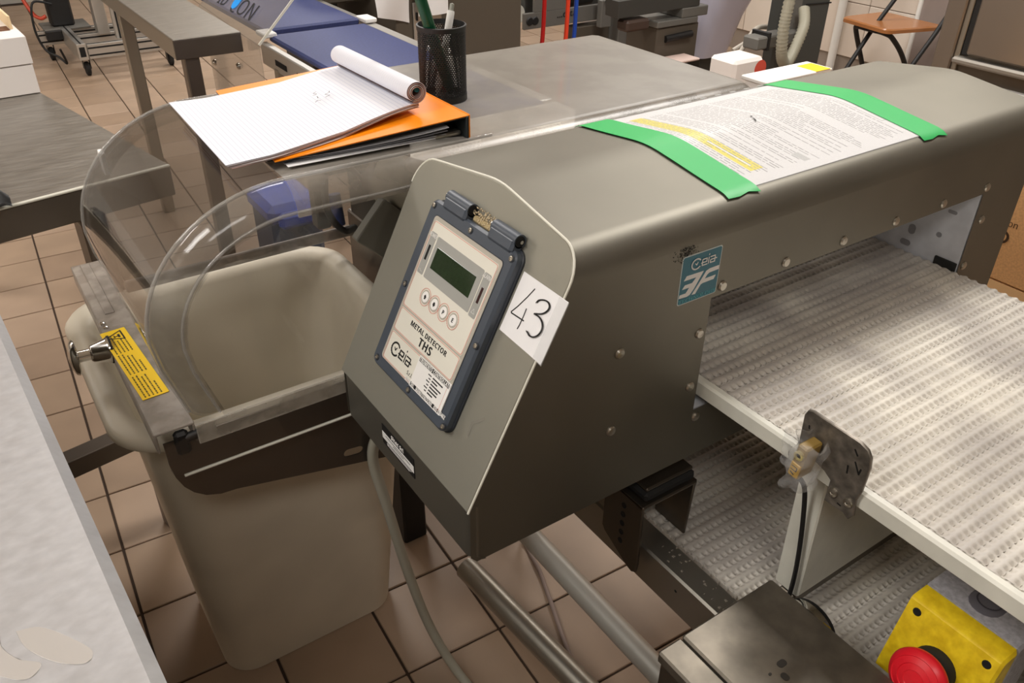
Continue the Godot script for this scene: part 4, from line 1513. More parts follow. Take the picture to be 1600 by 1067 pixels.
	part("catch_cap", b, mat(c8(92, 90, 86), 0.4), t)
	# white chip at the far arch
	part("tape_scrap", MB.new().bb(Vector3(0.163, 0.90, zfar - 0.006), Vector3(0.17, 0.935, zfar + 0.016), 0.001), M.print, t)
	# ---- plate that carries the hood, with a slot
	var pl := CSGPolygon3D.new()
	var pg := PackedVector2Array([Vector2(0.0958, 0.690), Vector2(0.0962, 0.655), Vector2(0.100, 0.632), Vector2(0.107, 0.613), Vector2(0.117, 0.598), Vector2(0.131, 0.586), Vector2(0.150, 0.5785), Vector2(0.172, 0.5765), Vector2(0.42, 0.522), Vector2(0.60, 0.522), Vector2(0.60, 0.690)])
	pl.polygon = pg
	pl.depth = 0.003
	pl.material = M.steel_shaded
	pl.name = "side_plate"
	var sp := thing("outfeed_side_plate", "steel side plate, dark reflection in its colour, with a slot below the clear hood", "steel plate")
	sp.add_child(pl)
	pl.position = Vector3(0, 0, -0.921)
	var cut := CSGPolygon3D.new()
	var cap := []
	for i in 9:
		var a := PI / 2 + PI * i / 8
		cap.append(Vector2(-0.0085 + 0.0072 * cos(a), 0.0072 * sin(a)))
	for i in 9:
		var a := -PI / 2 + PI * i / 8
		cap.append(Vector2(0.0085 + 0.0072 * cos(a), 0.0072 * sin(a)))
	cut.polygon = PackedVector2Array(cap)
	cut.depth = 0.02
	cut.operation = CSGShape3D.OPERATION_SUBTRACTION
	cut.material = M.steel_shaded
	cut.name = "slot"
	pl.add_child(cut)
	cut.position = Vector3(0.3465, 0.5615, 0.008)
	cut.rotation.z = -0.12
	part("floor_pan", MB.new().bb(Vector3(0.555, 0.525, -1.36), Vector3(0.66, 0.742, -0.935), 0.003), M.steel_shaded, sp)
	reject()

func reject() -> void:
	var t := thing("reject_deflector", "pale grey tilted deflector plate with white guard roll under the hood", "deflector")
	var f := frame(Vector3(0.532, 0.788, -1.150), Vector3(0.051, -0.048, 0.0), Vector3(0.044, 0.067, 0.0))
	var b := MB.new()
	b.x = f
	b.prism(rrect(0, 0, 0.037, 0.041, 0.004, 3), -0.012, 0.006, 0.002)
	part("deflector_plate", b, mat(c8(146, 144, 134), 0.5), t)
	b = MB.new()
	b.bb(Vector3(0.55, 0.746, -1.33), Vector3(0.64, 0.84, -1.20), 0.004)
	b.bb(Vector3(0.47, 0.84, -1.335), Vector3(0.66, 0.875, -1.29), 0.003)
	b.bb(Vector3(0.475, 0.74, -1.33), Vector3(0.50, 0.85, -1.30), 0.003)
	part("valve_block", b, M.grey_dark, t)
	b = MB.new()
	b.tube(spline([Vector3(0.49, 0.85, -1.28), Vector3(0.475, 0.80, -1.25), Vector3(0.50, 0.755, -1.25), Vector3(0.53, 0.745, -1.27)], 6), 0.006, 10)
	b.tube(spline([Vector3(0.53, 0.86, -1.27), Vector3(0.555, 0.83, -1.24), Vector3(0.59, 0.84, -1.23), Vector3(0.60, 0.86, -1.27)], 6), 0.005, 10)
	part("air_hose", b, M.black, t)
	b = MB.new()
	b.tube([Vector3(0.512, 0.80, -1.305), Vector3(0.512, 0.745, -1.295)], 0.011, 14)
	part("fitting", b, mat(c8(40, 62, 130), 0.4), t)
	b = MB.new()
	b.tube([Vector3(0.575, 0.845, -1.21), Vector3(0.655, 0.845, -1.02)], 0.045, 28)
	part("guard_roll", b, mat(c8(196, 192, 176), 0.5), t)

# ---------------------------------------------------------------- white tub
func bin() -> void:
	var t := thing("reject_bin", "large white plastic tub with rounded rim standing below the hood", "bin", "", Vector3(0.29, 0, -1.2))
	var loops := []
	for q in [[0.165, 0.127, 0.05, 0.0, -1.206], [0.170, 0.132, 0.055, 0.004, -1.206], [0.207, 0.192, 0.065, 0.60, -1.198], [0.209, 0.196, 0.066, 0.632, -1.198], [0.240, 0.228, 0.085, 0.636, -1.1975], [0.2455, 0.2335, 0.088, 0.642, -1.1975], [0.2455, 0.2335, 0.088, 0.652, -1.1975], [0.240, 0.228, 0.085, 0.6595, -1.1975], [0.228, 0.216, 0.078, 0.6615, -1.1975], [0.214, 0.202, 0.07, 0.6575, -1.1975], [0.205, 0.193, 0.066, 0.646, -1.1975], [0.201, 0.188, 0.064, 0.60, -1.198], [0.164, 0.128, 0.05, 0.03, -1.206], [0.150, 0.113, 0.045, 0.012, -1.206]]:
		var l := []
		for p in rrect(0.29, q[4], q[0], q[1], q[2], 8):
			l.append(Vector3(p.x, q[3], p.y))
		loops.append(l)
	part("tub", MB.new().loft(loops, true, true, true), M.bin, t)
# ---------------------------------------------------------------- things on the hood
func stationery() -> void:
	# ring binder lying open at the fore edge
	var t := thing("ring_binder", "orange ring binder with black inside lying on the clear hood", "binder")
	# near edge of the cover runs A -> B, far edge D -> Cc; the spine is the side B -> Cc
	var a := Vector3(0.307, 1.0105, -0.963)
	var bq := Vector3(0.566, 1.0330, -0.930)
	var cq := Vector3(0.566, 1.0330, -1.255)
	var d := Vector3(0.338, 1.0115, -1.290)
	var top := func(u: float, w: float) -> Vector3:
		return a.lerp(bq, u).lerp(d.lerp(cq, u), w)
	part("front_cover", MB.new().sheet(top, 8, 4, 0.0012), M.orange, t)
	var inn := func(u: float, w: float) -> Vector3:
		return a.lerp(bq, u).lerp(d.lerp(cq, u), w) - Vector3(0, 0.0014, 0)
	part("cover_lining", MB.new().sheet(inn, 8, 4, 0.0012), M.black, t)
	var low := func(u: float, w: float) -> Vector3:
		var p: Vector3 = (a + Vector3(0, 0, -0.03)).lerp(bq + Vector3(0, 0, -0.012), u).lerp(d.lerp(cq, u), w)
		return Vector3(p.x, 1.0032, p.z - 0.012 * sin(PI * u) * (1.0 - w))
	part("back_cover", MB.new().sheet(low, 4, 4, 0.0024), M.black, t)
	var f := frame(Vector3(0.566, 1.018, -1.0925), Vector3(0, 0, -1), Vector3.UP)
	var b := MB.new()
	b.x = f
	b.bb(Vector3(-0.1625, -0.0165, -0.002), Vector3(0.1625, 0.016, 0.0008), 0.001)
	part("spine", b, M.orange, t)
	b = MB.new()
	b.x = f
	b.bb(Vector3(-0.1632, -0.0165, -0.006), Vector3(0.1625, 0.014, -0.0018), 0.001)
	part("spine_lining", b, mat(c8(34, 40, 42), 0.5), t)
	part("cover_lining", MB.new().bb(Vector3(0.52, 1.0035, -1.24), Vector3(0.56, 1.010, -0.942), 0.002), M.screw, t, "metal ring mechanism")
	for k in 3:
		var ly := func(u: float, w: float) -> Vector3:
			var p: Vector3 = (a + Vector3(0.012 + 0.01 * k, 0, -0.002)).lerp(bq + Vector3(-0.03, 0, -0.012 + 0.004 * k), u).lerp(d.lerp(cq, u), w)
			return Vector3(p.x, 1.0045 + 0.002 * k + 0.012 * u * u * (0.4 + 0.3 * k), p.z)
		part("filed_sheet", MB.new().sheet(ly, 8, 4, 0.0005), mat([c8(196, 196, 202), c8(150, 150, 156), c8(205, 205, 210)][k], 0.7), t)
	# sheet sticking out below
	var ps := func(u: float, w: float) -> Vector3:
		var p := Vector3(0.3195, 0, -0.9535).lerp(Vector3(0.5405, 0, -0.9425), u)
		p = p.lerp(Vector3(0.345, 0, -1.22).lerp(Vector3(0.545, 0, -1.22), u), w)
		return Vector3(p.x, 1.0042 + 0.0015 * u, p.z)
	part("filed_sheet", MB.new().sheet(ps, 8, 4, 0.0006), M.paper, t, "white sheet sticking out")
	# writing pad
	var pad := thing("writing_pad", "white squared writing pad with its used pages rolled back on the binder", "writing pad")
	var im := Image.create(512, 512, false, Image.FORMAT_RGB8)
	im.fill(c8(226, 226, 233))
	for k in 44:
		im.fill_rect(Rect2i(k * 12, 0, 1, 512), c8(178, 182, 204))
		im.fill_rect(Rect2i(0, k * 12, 512, 1), c8(212, 213, 225))
	im.generate_mipmaps()
	var pm := mat(Color.WHITE, 0.75)
	pm.albedo_texture = ImageTexture.create_from_image(im)
	var pa := Vector3(0.2475, 1.0100, -0.961)
	var pb := Vector3(0.520, 1.0410, -0.985)
	var pc := Vector3(0.525, 1.0410, -1.212)
	var pd := Vector3(0.2575, 1.0112, -1.243)
	var page := func(k: float) -> Callable:
		return func(u: float, w: float) -> Vector3:
			var p := pa.lerp(pb, u).lerp(pd.lerp(pc, u), w)
			var y := 1.0085 + 0.0345 * smoothstep(0.0, 1.0, u) - 0.003 * sin(PI * u) + 0.004 * (1.0 - u) * (1.0 - u) * w
			y = maxf(y, 1.0125 + 0.0225 * clampf((p.x - 0.307) / 0.26, 0.0, 1.0) + 0.0062)
			return Vector3(p.x + 0.0016 * k * (1.0 - u), y - 0.0012 * k, p.z + 0.0005 * k * sin(k * 2.0 + 9.0 * u))
	part("top_page", MB.new().sheet(page.call(0.0), 24, 6, 0.0008), pm, pad)
	for k in range(1, 6):
		part("page", MB.new().sheet(page.call(float(k)), 16, 4, 0.0009), mat([c8(206, 200, 204), c8(178, 152, 146), c8(205, 196, 196), c8(160, 132, 126), c8(200, 190, 190)][k - 1], 0.75), pad)
	# rolled pages
	var ax0 := Vector3(0.512, 1.0595, -0.977)
	var ax1 := Vector3(0.507, 1.0595, -1.208)
	var roll := func(k: float) -> Callable:
		return func(u: float, w: float) -> Vector3:
			var c := ax0.lerp(ax1, w)
			var q := lerpf(-0.62 * PI, 1.36 * PI, u)
			var r := 0.0168 - 0.0022 * k - 0.0040 * u
			return c + Vector3(cos(q) * r, sin(q) * r * 0.93, 0.0006 * k)
	part("rolled_page", tube_sheet(roll.call(0.0)), pm, pad)
	for k in range(1, 4):
		part("rolled_page", tube_sheet(roll.call(float(k))), mat([c8(196, 166, 160), c8(220, 214, 214), c8(186, 158, 152)][k - 1], 0.75), pad)
	b = MB.new()
	b.tube([ax0 + Vector3(0.004, 0.003, -0.004), ax1 + Vector3(0.004, 0.003, 0.004)], 0.0045, 10)
	part("inner_fold", b, mat(c8(22, 110, 122), 0.6), pad)
	b = MB.new()
	b.x = frame(Vector3(0.430, 1.0362, -1.100), Vector3(0.25, 0.03, -1), Vector3(-1, -0.11, -0.25))
	b.stroke([Vector2(-0.020, 0.012), Vector2(-0.014, 0.008), Vector2(-0.017, 0.004)], 0.0009, 0.0006)
	b.stroke([Vector2(-0.006, 0.006), Vector2(0.002, 0.006)], 0.0009, 0.0006)
	b.stroke([Vector2(0.008, 0.011), Vector2(0.012, 0.005), Vector2(0.017, 0.009), Vector2(0.021, 0.005)], 0.0009, 0.0006)
	b.stroke([Vector2(-0.008, -0.004), Vector2(-0.003, -0.011), Vector2(0.003, -0.005), Vector2(0.008, -0.012), Vector2(0.014, -0.013)], 0.0009, 0.0006)
	part("handwriting", b, M.ink, pad)
	pen_pot()

func tube_sheet(f: Callable) -> MB:
	# sheet whose normal may point anywhere: two plain faces
	var b := MB.new()
	var nu := 32
	for i in nu:
		var u0 := float(i) / nu
		var u1 := float(i + 1) / nu
		var p := [f.call(u0, 0.0), f.call(u1, 0.0), f.call(u1, 1.0), f.call(u0, 1.0)]
		var c: Vector3 = (f.call(0.2, 0.0) + f.call(0.7, 0.0)) * 0.5
		var e: Vector3 = (f.call(0.2, 1.0) + f.call(0.7, 1.0)) * 0.5
		var n0 := (p[0] as Vector3) - c
		var n1 := (p[1] as Vector3) - c
		n0.z = 0; n1.z = 0
		n0 = n0.normalized(); n1 = n1.normalized()
		b.squad(p[0], p[1], p[2], p[3], n0, n1, n1, n0, Vector2(u0, 0), Vector2(u1, 0), Vector2(u1, 1), Vector2(u0, 1))
		var h := 0.0007
		b.squad(p[0] - n0 * h, p[1] - n1 * h, p[2] - n1 * h, p[3] - n0 * h, -n0, -n1, -n1, -n0)
		b.quad(p[0], p[1], p[1] - n1 * h, p[0] - n0 * h, Vector3(0, 0, 1))
		b.quad(p[3], p[2], p[2] - n1 * h, p[3] - n0 * h, Vector3(0, 0, -1))
	return b

func pen_pot() -> void:
	var o := Vector3(0.628, 1.0005, -1.108)
	var t := thing("pen_pot", "black wire mesh pen pot standing on the hood behind the binder", "pen pot", "", o)
	var r := 0.0355
	var h := 0.108
	var b := MB.new()
	b.lathe([Vector2(r - 0.002, h - 0.007), Vector2(r + 0.0008, h - 0.007), Vector2(r + 0.0014, h), Vector2(r - 0.001, h + 0.0006), Vector2(r - 0.002, h - 0.007)], 40, Transform3D(Basis.IDENTITY, o))
	part("rim", b, M.black, t)
	b = MB.new()
	b.lathe([Vector2(0.0, 0.0), Vector2(r + 0.0006, 0.0), Vector2(r + 0.0006, 0.009), Vector2(r - 0.0008, 0.009), Vector2(r - 0.0012, 0.002), Vector2(0.0, 0.002)], 40, Transform3D(Basis.IDENTITY, o))
	part("base", b, M.black, t)
	# woven mesh wall: two families of slanted wires and level wires
	b = MB.new()
	var n := 60
	var rows := 34
	for j in rows + 1:
		var y := 0.008 + (h - 0.014) * j / rows
		var ring := []
		for k in n + 1:
			ring.append(Vector3(o.x + r * cos(TAU * k / n), o.y + y, o.z + r * sin(TAU * k / n)))
		for k in n:
			wire(b, ring[k], ring[k + 1], 0.00062)
	for k in n:
		var a0 := TAU * k / n
		for j in rows:
			var y0 := 0.008 + (h - 0.014) * j / rows
			var y1 := 0.008 + (h - 0.014) * (j + 1) / rows
			var s := (0.5 if j % 2 == 0 else 0.0) * TAU / n
			wire(b, Vector3(o.x + r * cos(a0 + s), o.y + y0, o.z + r * sin(a0 + s)), Vector3(o.x + r * cos(a0 + s), o.y + y1, o.z + r * sin(a0 + s)), 0.00062)
	part("mesh_wall", b, M.black, t)
	pen("marker", "thick dark green marker leaning in the pen pot", "marker", o + Vector3(0.012, 0.004, 0.002), o + Vector3(-0.046, 0.172, 0.012), 0.0085, mat(c8(8, 70, 44), 0.3))
	pen("pen", "white pen with grey button leaning right in the pen pot", "pen", o + Vector3(-0.014, 0.003, 0.004), o + Vector3(0.028, 0.132, -0.014), 0.0055, M.print, mat(c8(150, 150, 140), 0.4))
	pen("pencil", "red pen with clear end in the pen pot beside the green marker", "pen", o + Vector3(0.010, 0.003, -0.012), o + Vector3(-0.030, 0.122, 0.012), 0.0042, mat(c8(190, 60, 66), 0.35), M.print)

func wire(b: MB, p: Vector3, q: Vector3, w: float) -> void:
	var c := (p + q) * 0.5
	var out := Vector3(c.x - 0.628, 0, c.z + 1.108).normalized()
	var s := (q - p).cross(out).normalized() * w
	b.quad(p + s, q + s, q - s, p - s, out)
	b.quad(p + s - out * 0.0008, q + s - out * 0.0008, q - s - out * 0.0008, p - s - out * 0.0008, -out)

func pen(called: String, label: String, cat: String, p: Vector3, q: Vector3, r: float, m: Material, tip: Material = null) -> void:
	var t := thing(called, label, cat)
	var len := p.distance_to(q)
	var y := (q - p).normalized()
	var xx := y.cross(Vector3(0, 0, 1)).normalized()
	var f := Transform3D(Basis(xx, y, xx.cross(y)), p)
	part("barrel", MB.new().lathe([Vector2(0, 0), Vector2(r * 0.5, 0.003), Vector2(r, 0.02), Vector2(r, len * 0.9), Vector2(r * 0.9, len * 0.92), Vector2(0, len * 0.92)], 18, f), m, t)
	part("cap", MB.new().lathe([Vector2(r * 0.62, len * 0.92), Vector2(r * 0.6, len * 0.99), Vector2(0, len)], 18, f), tip if tip else m, t)

# ---------------------------------------------------------------- tables round the machine
func near_tables() -> void:
	# table at the lower left
	var t := thing("steel_table", "scratched bright steel table top close to the camera at lower left", "table")
	var yw := 0.0495
	var b := MB.new()
	b.at(Vector3(-0.0095, 0, -0.70), yw)
	b.bb(Vector3(-0.75, 0.855, -0.59), Vector3(0.0, 0.90, 0.72), 0.009)
	part("table_top", b, M.worktop_near, t)
	b = MB.new()
	b.at(Vector3(-0.0095, 0, -0.70), yw)
	b.bb(Vector3(-0.72, 0.10, -0.52), Vector3(-0.09, 0.854, 0.62), 0.003)
	part("added_cupboard", b, M.steel_plain, t)  # unseen closed base, added to shade the floor beside the table
	for q in [[-0.06, -0.53], [-0.69, -0.53], [-0.69, 0.64], [-0.06, 0.64]]:
		b = MB.new()
		b.at(Vector3(-0.0095, 0, -0.70), yw)
		b.bb(Vector3(q[0] - 0.02, 0, q[1] - 0.02), Vector3(q[0] + 0.02, 0.86, q[1] + 0.02), 0.003)
		part("leg", b, M.steel_plain, t)
	b = MB.new()
	for q in [[[-0.058, 0.545], [-0.068, 0.525], [-0.066, 0.500], [-0.050, 0.478], [-0.038, 0.470], [-0.030, 0.478], [-0.042, 0.490], [-0.050, 0.508], [-0.050, 0.530]],
			[[-0.040, 0.515], [-0.026, 0.510], [-0.012, 0.492], [0.0, 0.470], [-0.006, 0.462], [-0.022, 0.474], [-0.036, 0.496]]]:
		var pts := []
		for e in q:
			pts.append(Vector2(e[0], e[1]))
		pts.append(pts[0])
		b.x = Transform3D(Basis(Vector3.RIGHT, -PI / 2), Vector3(-0.030, 0.9001, 0.02))
		b.prism(smooth2(pts).slice(0, -1), 0.0, 0.0004, 0.0002, false)
	b.x = Transform3D.IDENTITY
	part("dried_smear", b, mat(Color(0.80, 0.785, 0.77), 0.42, 0.75), t)
	# table at the left, turned a little
	t = thing("steel_table", "grey brushed steel table with dark front apron behind the hood at left", "table")
	var bs := Basis(Vector3(1, 0, -0.178).normalized(), Vector3.UP, Vector3(0.178, 0, 1).normalized())
	var o := Vector3(0.2985, 0, -1.548)
	b = MB.new()
	b.x = Transform3D(bs, o)
	b.prism3([Vector2(-1.3, 0.0), Vector2(0.0, 0.0), Vector2(-0.035, -1.6), Vector2(-1.3, -1.6)], 0.812, 0.82)
	part("table_top", b, M.worktop, t)
	b = MB.new()
	b.x = Transform3D(bs, o)
	b.bb(Vector3(-1.3, 0.762, -0.003), Vector3(0.0, 0.817, 0.003), 0.002)
	part("apron", b, M.steel_shaded, t)
	b = MB.new()
	b.x = Transform3D(bs, o)
	b.bb(Vector3(-1.3, 0.8165, -0.002), Vector3(0.0, 0.8215, 0.0042), 0.0015)
	part("front_edge", b, M.edge, t)
	for q in [[-0.15, -0.03], [-1.25, -0.03], [-0.15, -1.5], [-1.25, -1.5]]:
		b = MB.new()
		b.x = Transform3D(bs, o)
		b.bb(Vector3(q[0] - 0.022, 0.0, q[1] - 0.022), Vector3(q[0] + 0.022, 0.79, q[1] + 0.022), 0.003)
		part("leg", b, M.steel_shaded, t)
	b = MB.new()
	b.x = Transform3D(bs, o)
	b.bar(Vector3(-0.165, 0.77, -0.02), Vector3(-0.07, 0.52, -0.02), 0.012, 0.03)
	part("brace", b, M.steel_plain, t)
	b = MB.new()
	b.x = Transform3D(bs, o)
	b.bb(Vector3(-1.25, 0.262, -0.03), Vector3(-0.13, 0.305, 0.01), 0.002)
	part("stretcher", b, M.steel_shaded, t)
	# glove at the table edge
	b = MB.new()
	var gl := func(u: float, w: float) -> Vector3:
		return Vector3(-0.10 + 0.135 * u, 0.822 + 0.034 * sin(PI * clampf(1.15 - u, 0.0, 1.0)) * sin(PI * clampf(w, 0.04, 0.96)) + 0.003 * sin(u * 22.0), lerpf(-1.70 + 0.19 * u, -1.488, w))
	b.sheet(gl, 16, 10, 0.001)
	solo("glove", b, M.black, "black glove lying on the near edge of the left steel table", "glove")
	# white carton on that table
	t = thing("carton", "white cardboard carton with hand hole standing on the left steel table", "carton")
	var cb := Basis(Vector3.UP, 0.05)
	var co := Vector3(0.1777, 0.821, -2.149)
	var cx := Transform3D(cb, co)
	b = MB.new(); b.x = cx
	b.bb(Vector3(-0.32, 0, -0.21), Vector3(0, 0.062, 0), 0.001)
	part("carton_base", b, M.card_white, t)
	b = MB.new(); b.x = cx
	b.bb(Vector3(-0.322, 0.064, -0.212), Vector3(0.002, 0.122, 0.002), 0.001)
	part("carton_lid", b, M.card_white, t)
	b = MB.new(); b.x = cx
	b.bb(Vector3(-0.30, 0.061, -0.20), Vector3(-0.003, 0.066, -0.003), 0.0)
	part("shadow_gap", b, mat(c8(176, 168, 162), 0.8), t)
	b = MB.new(); b.x = cx
	b.bb(Vector3(-0.012, 0.12, -0.205), Vector3(-0.006, 0.150, -0.085), 0.001)
	part("carton_flap", b, mat(c8(226, 200, 160), 0.8), t)
	b = MB.new(); b.x = cx
	b.bb(Vector3(-0.055, 0.1222, -0.12), Vector3(-0.014, 0.1235, -0.075), 0.0)
	part("hand_hole", b, mat(c8(110, 72, 46), 0.8), t)
	# second table behind the hood
	t = thing("steel_table", "steel table on square legs between the aluminium cart and blue conveyor", "table")
	part("table_top", MB.new().bb(Vector3(0.552, 0.822, -3.75), Vector3(0.74, 0.83, -2.452), 0.002), M.worktop, t)
	part("apron", MB.new().bb(Vector3(0.552, 0.775, -2.458), Vector3(0.74, 0.828, -2.452), 0.001), M.steel_shaded, t)
	part("apron", MB.new().bb(Vector3(0.552, 0.775, -3.75), Vector3(0.558, 0.828, -2.46), 0.001), M.steel_plain, t)
	for q in [[0.595, -2.478], [0.598, -3.3]]:
		part("leg", MB.new().bb(Vector3(q[0] - 0.021, 0.0, q[1] - 0.021), Vector3(q[0] + 0.021, 0.80, q[1] + 0.021), 0.003), M.steel_plain if q[1] < -3.0 else M.steel_shaded, t)  # near leg in darker steel, shade put into its colour
# ---------------------------------------------------------------- background, left to right
func caster(p: Vector3, to: Node3D) -> void:
	var b := MB.new()
	b.lathe([Vector2(0.0, -0.014), Vector2(0.03, -0.014), Vector2(0.04, -0.009), Vector2(0.04, 0.009), Vector2(0.03, 0.014), Vector2(0.0, 0.014)], 20, Transform3D(Basis(Vector3(0, 0, 1), PI / 2), p + Vector3(0, 0.04, 0)))
	part("caster", b, M.rubber, to)
	b = MB.new()
	b.bb(p + Vector3(-0.02, 0.04, -0.02), p + Vector3(-0.016, 0.10, 0.02), 0.001)
	b.bb(p + Vector3(0.016, 0.04, -0.02), p + Vector3(0.02, 0.10, 0.02), 0.001)
	b.bb(p + Vector3(-0.025, 0.10, -0.025), p + Vector3(0.025, 0.125, 0.025), 0.002)
	part("caster_fork", b, M.grey_dark, to)

func slotted(called: String, a: Vector3, c: Vector3, to: Node3D) -> void:
	# aluminium profile with dark grooves along its length
	var b := MB.new()
	b.bb(a, c, 0.002)
	part(called, b, M.alu, to)
	var s := (c - a).abs()
	var g := MB.new()
	var m := (a + c) * 0.5
	var e := 0.0012
	if s.x > s.z and s.x > s.y:
		for k in ([-0.25, 0.25] if s.y > 0.06 else [0.0]):
			g.box(Vector3(m.x, m.y + k * s.y, maxf(a.z, c.z) + e / 2), Vector3(s.x - 0.004, 0.009, e), 0.0)
		g.box(Vector3(m.x, maxf(a.y, c.y) + e / 2, m.z), Vector3(s.x - 0.004, e, 0.009), 0.0)
	elif s.z > s.y:
		g.box(Vector3(m.x, maxf(a.y, c.y) + e / 2, m.z), Vector3(0.009, e, s.z - 0.004), 0.0)
		g.box(Vector3(m.x, m.y, maxf(a.z, c.z) + e / 2), Vector3(s.x * 0.6, s.y * 0.6, e), 0.0)
	else:
		g.box(Vector3(m.x, m.y, maxf(a.z, c.z) + e / 2), Vector3(0.010, s.y - 0.004, e), 0.0)
	part("groove", g, M.hole, to.get_child(to.get_child_count() - 1))

func background_left() -> void:
	var t := thing("profile_cart", "aluminium profile cart on black casters far behind at upper left", "cart")
	slotted("profile_beam", Vector3(0.745, 0.115, -5.45), Vector3(1.30, 0.195, -5.41), t)
	slotted("profile_beam", Vector3(0.69, 0.115, -6.20), Vector3(0.74, 0.205, -5.40), t)
	slotted("profile_beam", Vector3(0.56, 0.115, -5.92), Vector3(1.30, 0.195, -5.88), t)
	slotted("profile_beam", Vector3(0.745, 0.115, -5.72), Vector3(1.30, 0.195, -5.68), t)
	slotted("profile_post", Vector3(0.925, 0.195, -5.51), Vector3(0.965, 1.15, -5.47), t)
	slotted("profile_post", Vector3(0.885, 0.195, -5.78), Vector3(0.915, 1.15, -5.75), t)
	slotted("profile_beam", Vector3(0.70, 0.34, -6.15), Vector3(1.30, 0.40, -6.11), t)
	caster(Vector3(0.735, 0.0, -5.52), t)
	caster(Vector3(1.205, 0.0, -5.50), t)
	caster(Vector3(0.62, 0.0, -6.0), t)
	part("base_plate", MB.new().bb(Vector3(0.60, 0.195, -6.10), Vector3(0.86, 0.205, -5.86), 0.002), M.grey_paint, t)
	part("black_column", MB.new().bb(Vector3(0.655, 0.205, -6.03), Vector3(0.785, 1.2, -5.92), 0.01), M.black, t)
	part("black_cabinet", MB.new().bb(Vector3(0.82, 0.45, -6.6), Vector3(1.30, 1.25, -6.1), 0.005), M.black, t)
	part("cylinder_block", MB.new().bb(Vector3(0.86, 0.19, -5.74), Vector3(0.925, 0.75, -5.64), 0.004), M.alu, t)
	part("connector_block", MB.new().bb(Vector3(0.60, 0.145, -5.88), Vector3(0.69, 0.20, -5.84), 0.004), M.black, t)
	var b := MB.new()
	b.tube(spline([Vector3(0.36, 1.0, -6.2), Vector3(0.48, 0.6, -6.1), Vector3(0.56, 0.32, -6.0), Vector3(0.60, 0.26, -5.95), Vector3(0.638, 0.27, -5.94)], 8), 0.011, 10)
	solo("air_hose", b, mat(c8(196, 70, 44), 0.4), "red hose hanging down to the aluminium cart", "hose")
	b = MB.new()
	b.tube(spline([Vector3(0.68, 0.34, -5.9), Vector3(0.58, 0.36, -5.88), Vector3(0.55, 0.22, -5.86), Vector3(0.575, 0.10, -5.85), Vector3(0.63, 0.06, -5.8), Vector3(0.66, 0.03, -5.75), Vector3(0.64, 0.12, -5.72)], 8), 0.007, 8)
	solo("cart_cable", b, M.black, "thin black cable looping at the corner of the aluminium cart", "cable")
	b = MB.new()
	b.bb(Vector3(-0.4, 0.0, -7.7), Vector3(0.5, 1.0, -7.1), 0.01)
	solo("floor_cabinet", b, M.brown_grey, "dark brown grey cabinet against the back wall at upper left", "machine")
	# clear guard with printing at the blue conveyor
	t = thing("acrylic_guard", "clear bent acrylic guard with black lettering and blue dot beside the conveyor", "guard")
	b = MB.new()
	b.bb(Vector3(0.748, 0.55, -2.85), Vector3(0.752, 0.815, -2.335), 0.001)
	part("upright_panel", b, M.acrylic, t)
	b = MB.new()
	var f := frame(Vector3(0.75, 0.815, -2.60), Vector3(0, 0, 1), Vector3(0.72, 0.69, 0))
	b.x = f
	b.bb(Vector3(-0.30, 0.0, -0.002), Vector3(0.265, 0.30, 0.002), 0.001)
	part("sloped_panel", b, M.acrylic, t)
	b = MB.new(); b.x = f
	b.bb(Vector3(0.262, 0.0, -0.003), Vector3(0.266, 0.30, 0.003), 0.0)
	part("cut_edge", b, M.edge, t)
	for q in [[0.7263, -2.7801], [0.6698, -2.7937], [0.7131, -2.5439]]:
		b = MB.new()
		b.lathe([Vector2(0.010, 0.0), Vector2(0.010, 0.004), Vector2(0.005, 0.010), Vector2(0.0, 0.010)], 12, Transform3D(Basis(Vector3(0, 0, 1), PI / 2), Vector3(0.748, q[0], q[1])))
		part("bolt", b, M.chrome, t)
	letters("ID", 0.050, M.ink, on(f, -0.150, 0.070, 0.0032), t, 1.1)
	letters("C", 0.052, M.ink, on(f, -0.046, 0.066, 0.0032), t, 1.1)
	letters("ON", 0.052, M.ink, on(f, 0.052, 0.070, 0.0032), t, 1.35)
	b = MB.new(); b.x = on(f, -0.048, 0.082, 0.0036)
	b.prism(rrect(0, 0, 0.022, 0.030, 0.0215, 8), 0.0, 0.0008)
	part("blue_dot", b, mat(c8(20, 150, 240), 0.4), t)
	# blue conveyor
	t = thing("blue_conveyor", "flat conveyor with blue belt running away behind the hood", "conveyor")
	part("belt", MB.new().bb(Vector3(0.875, 0.752, -2.62), Vector3(1.20, 0.772, -1.62), 0.006), M.blue_belt, t)
	part("belt", MB.new().bb(Vector3(0.875, 0.756, -3.6), Vector3(1.20, 0.780, -2.66), 0.006), M.blue_belt, t)
	part("side_frame", MB.new().bb(Vector3(0.845, 0.69, -2.62), Vector3(0.868, 0.755, -1.65), 0.003), M.alu, t)
	part("side_frame", MB.new().bb(Vector3(1.208, 0.70, -3.5), Vector3(1.245, 0.765, -1.65), 0.003), M.alu, t)
	for k in 5:
		part("slot", MB.new().bb(Vector3(0.8435, 0.712, -2.50 + k * 0.17), Vector3(0.846, 0.728, -2.41 + k * 0.17), 0.0), M.hole, t)
	for q in [[1.225, -2.18], [0.90, -1.72], [0.872, -2.63], [1.225, -2.66]]:
		part("end_pad", MB.new().bb(Vector3(q[0] - 0.022, 0.768, q[1] - 0.035), Vector3(q[0] + 0.022, 0.782, q[1] + 0.035), 0.003), M.print, t)
	part("roller", MB.new().tube([Vector3(0.85, 0.735, -1.64), Vector3(1.24, 0.735, -1.64)], 0.024, 20), M.steel_plain, t)
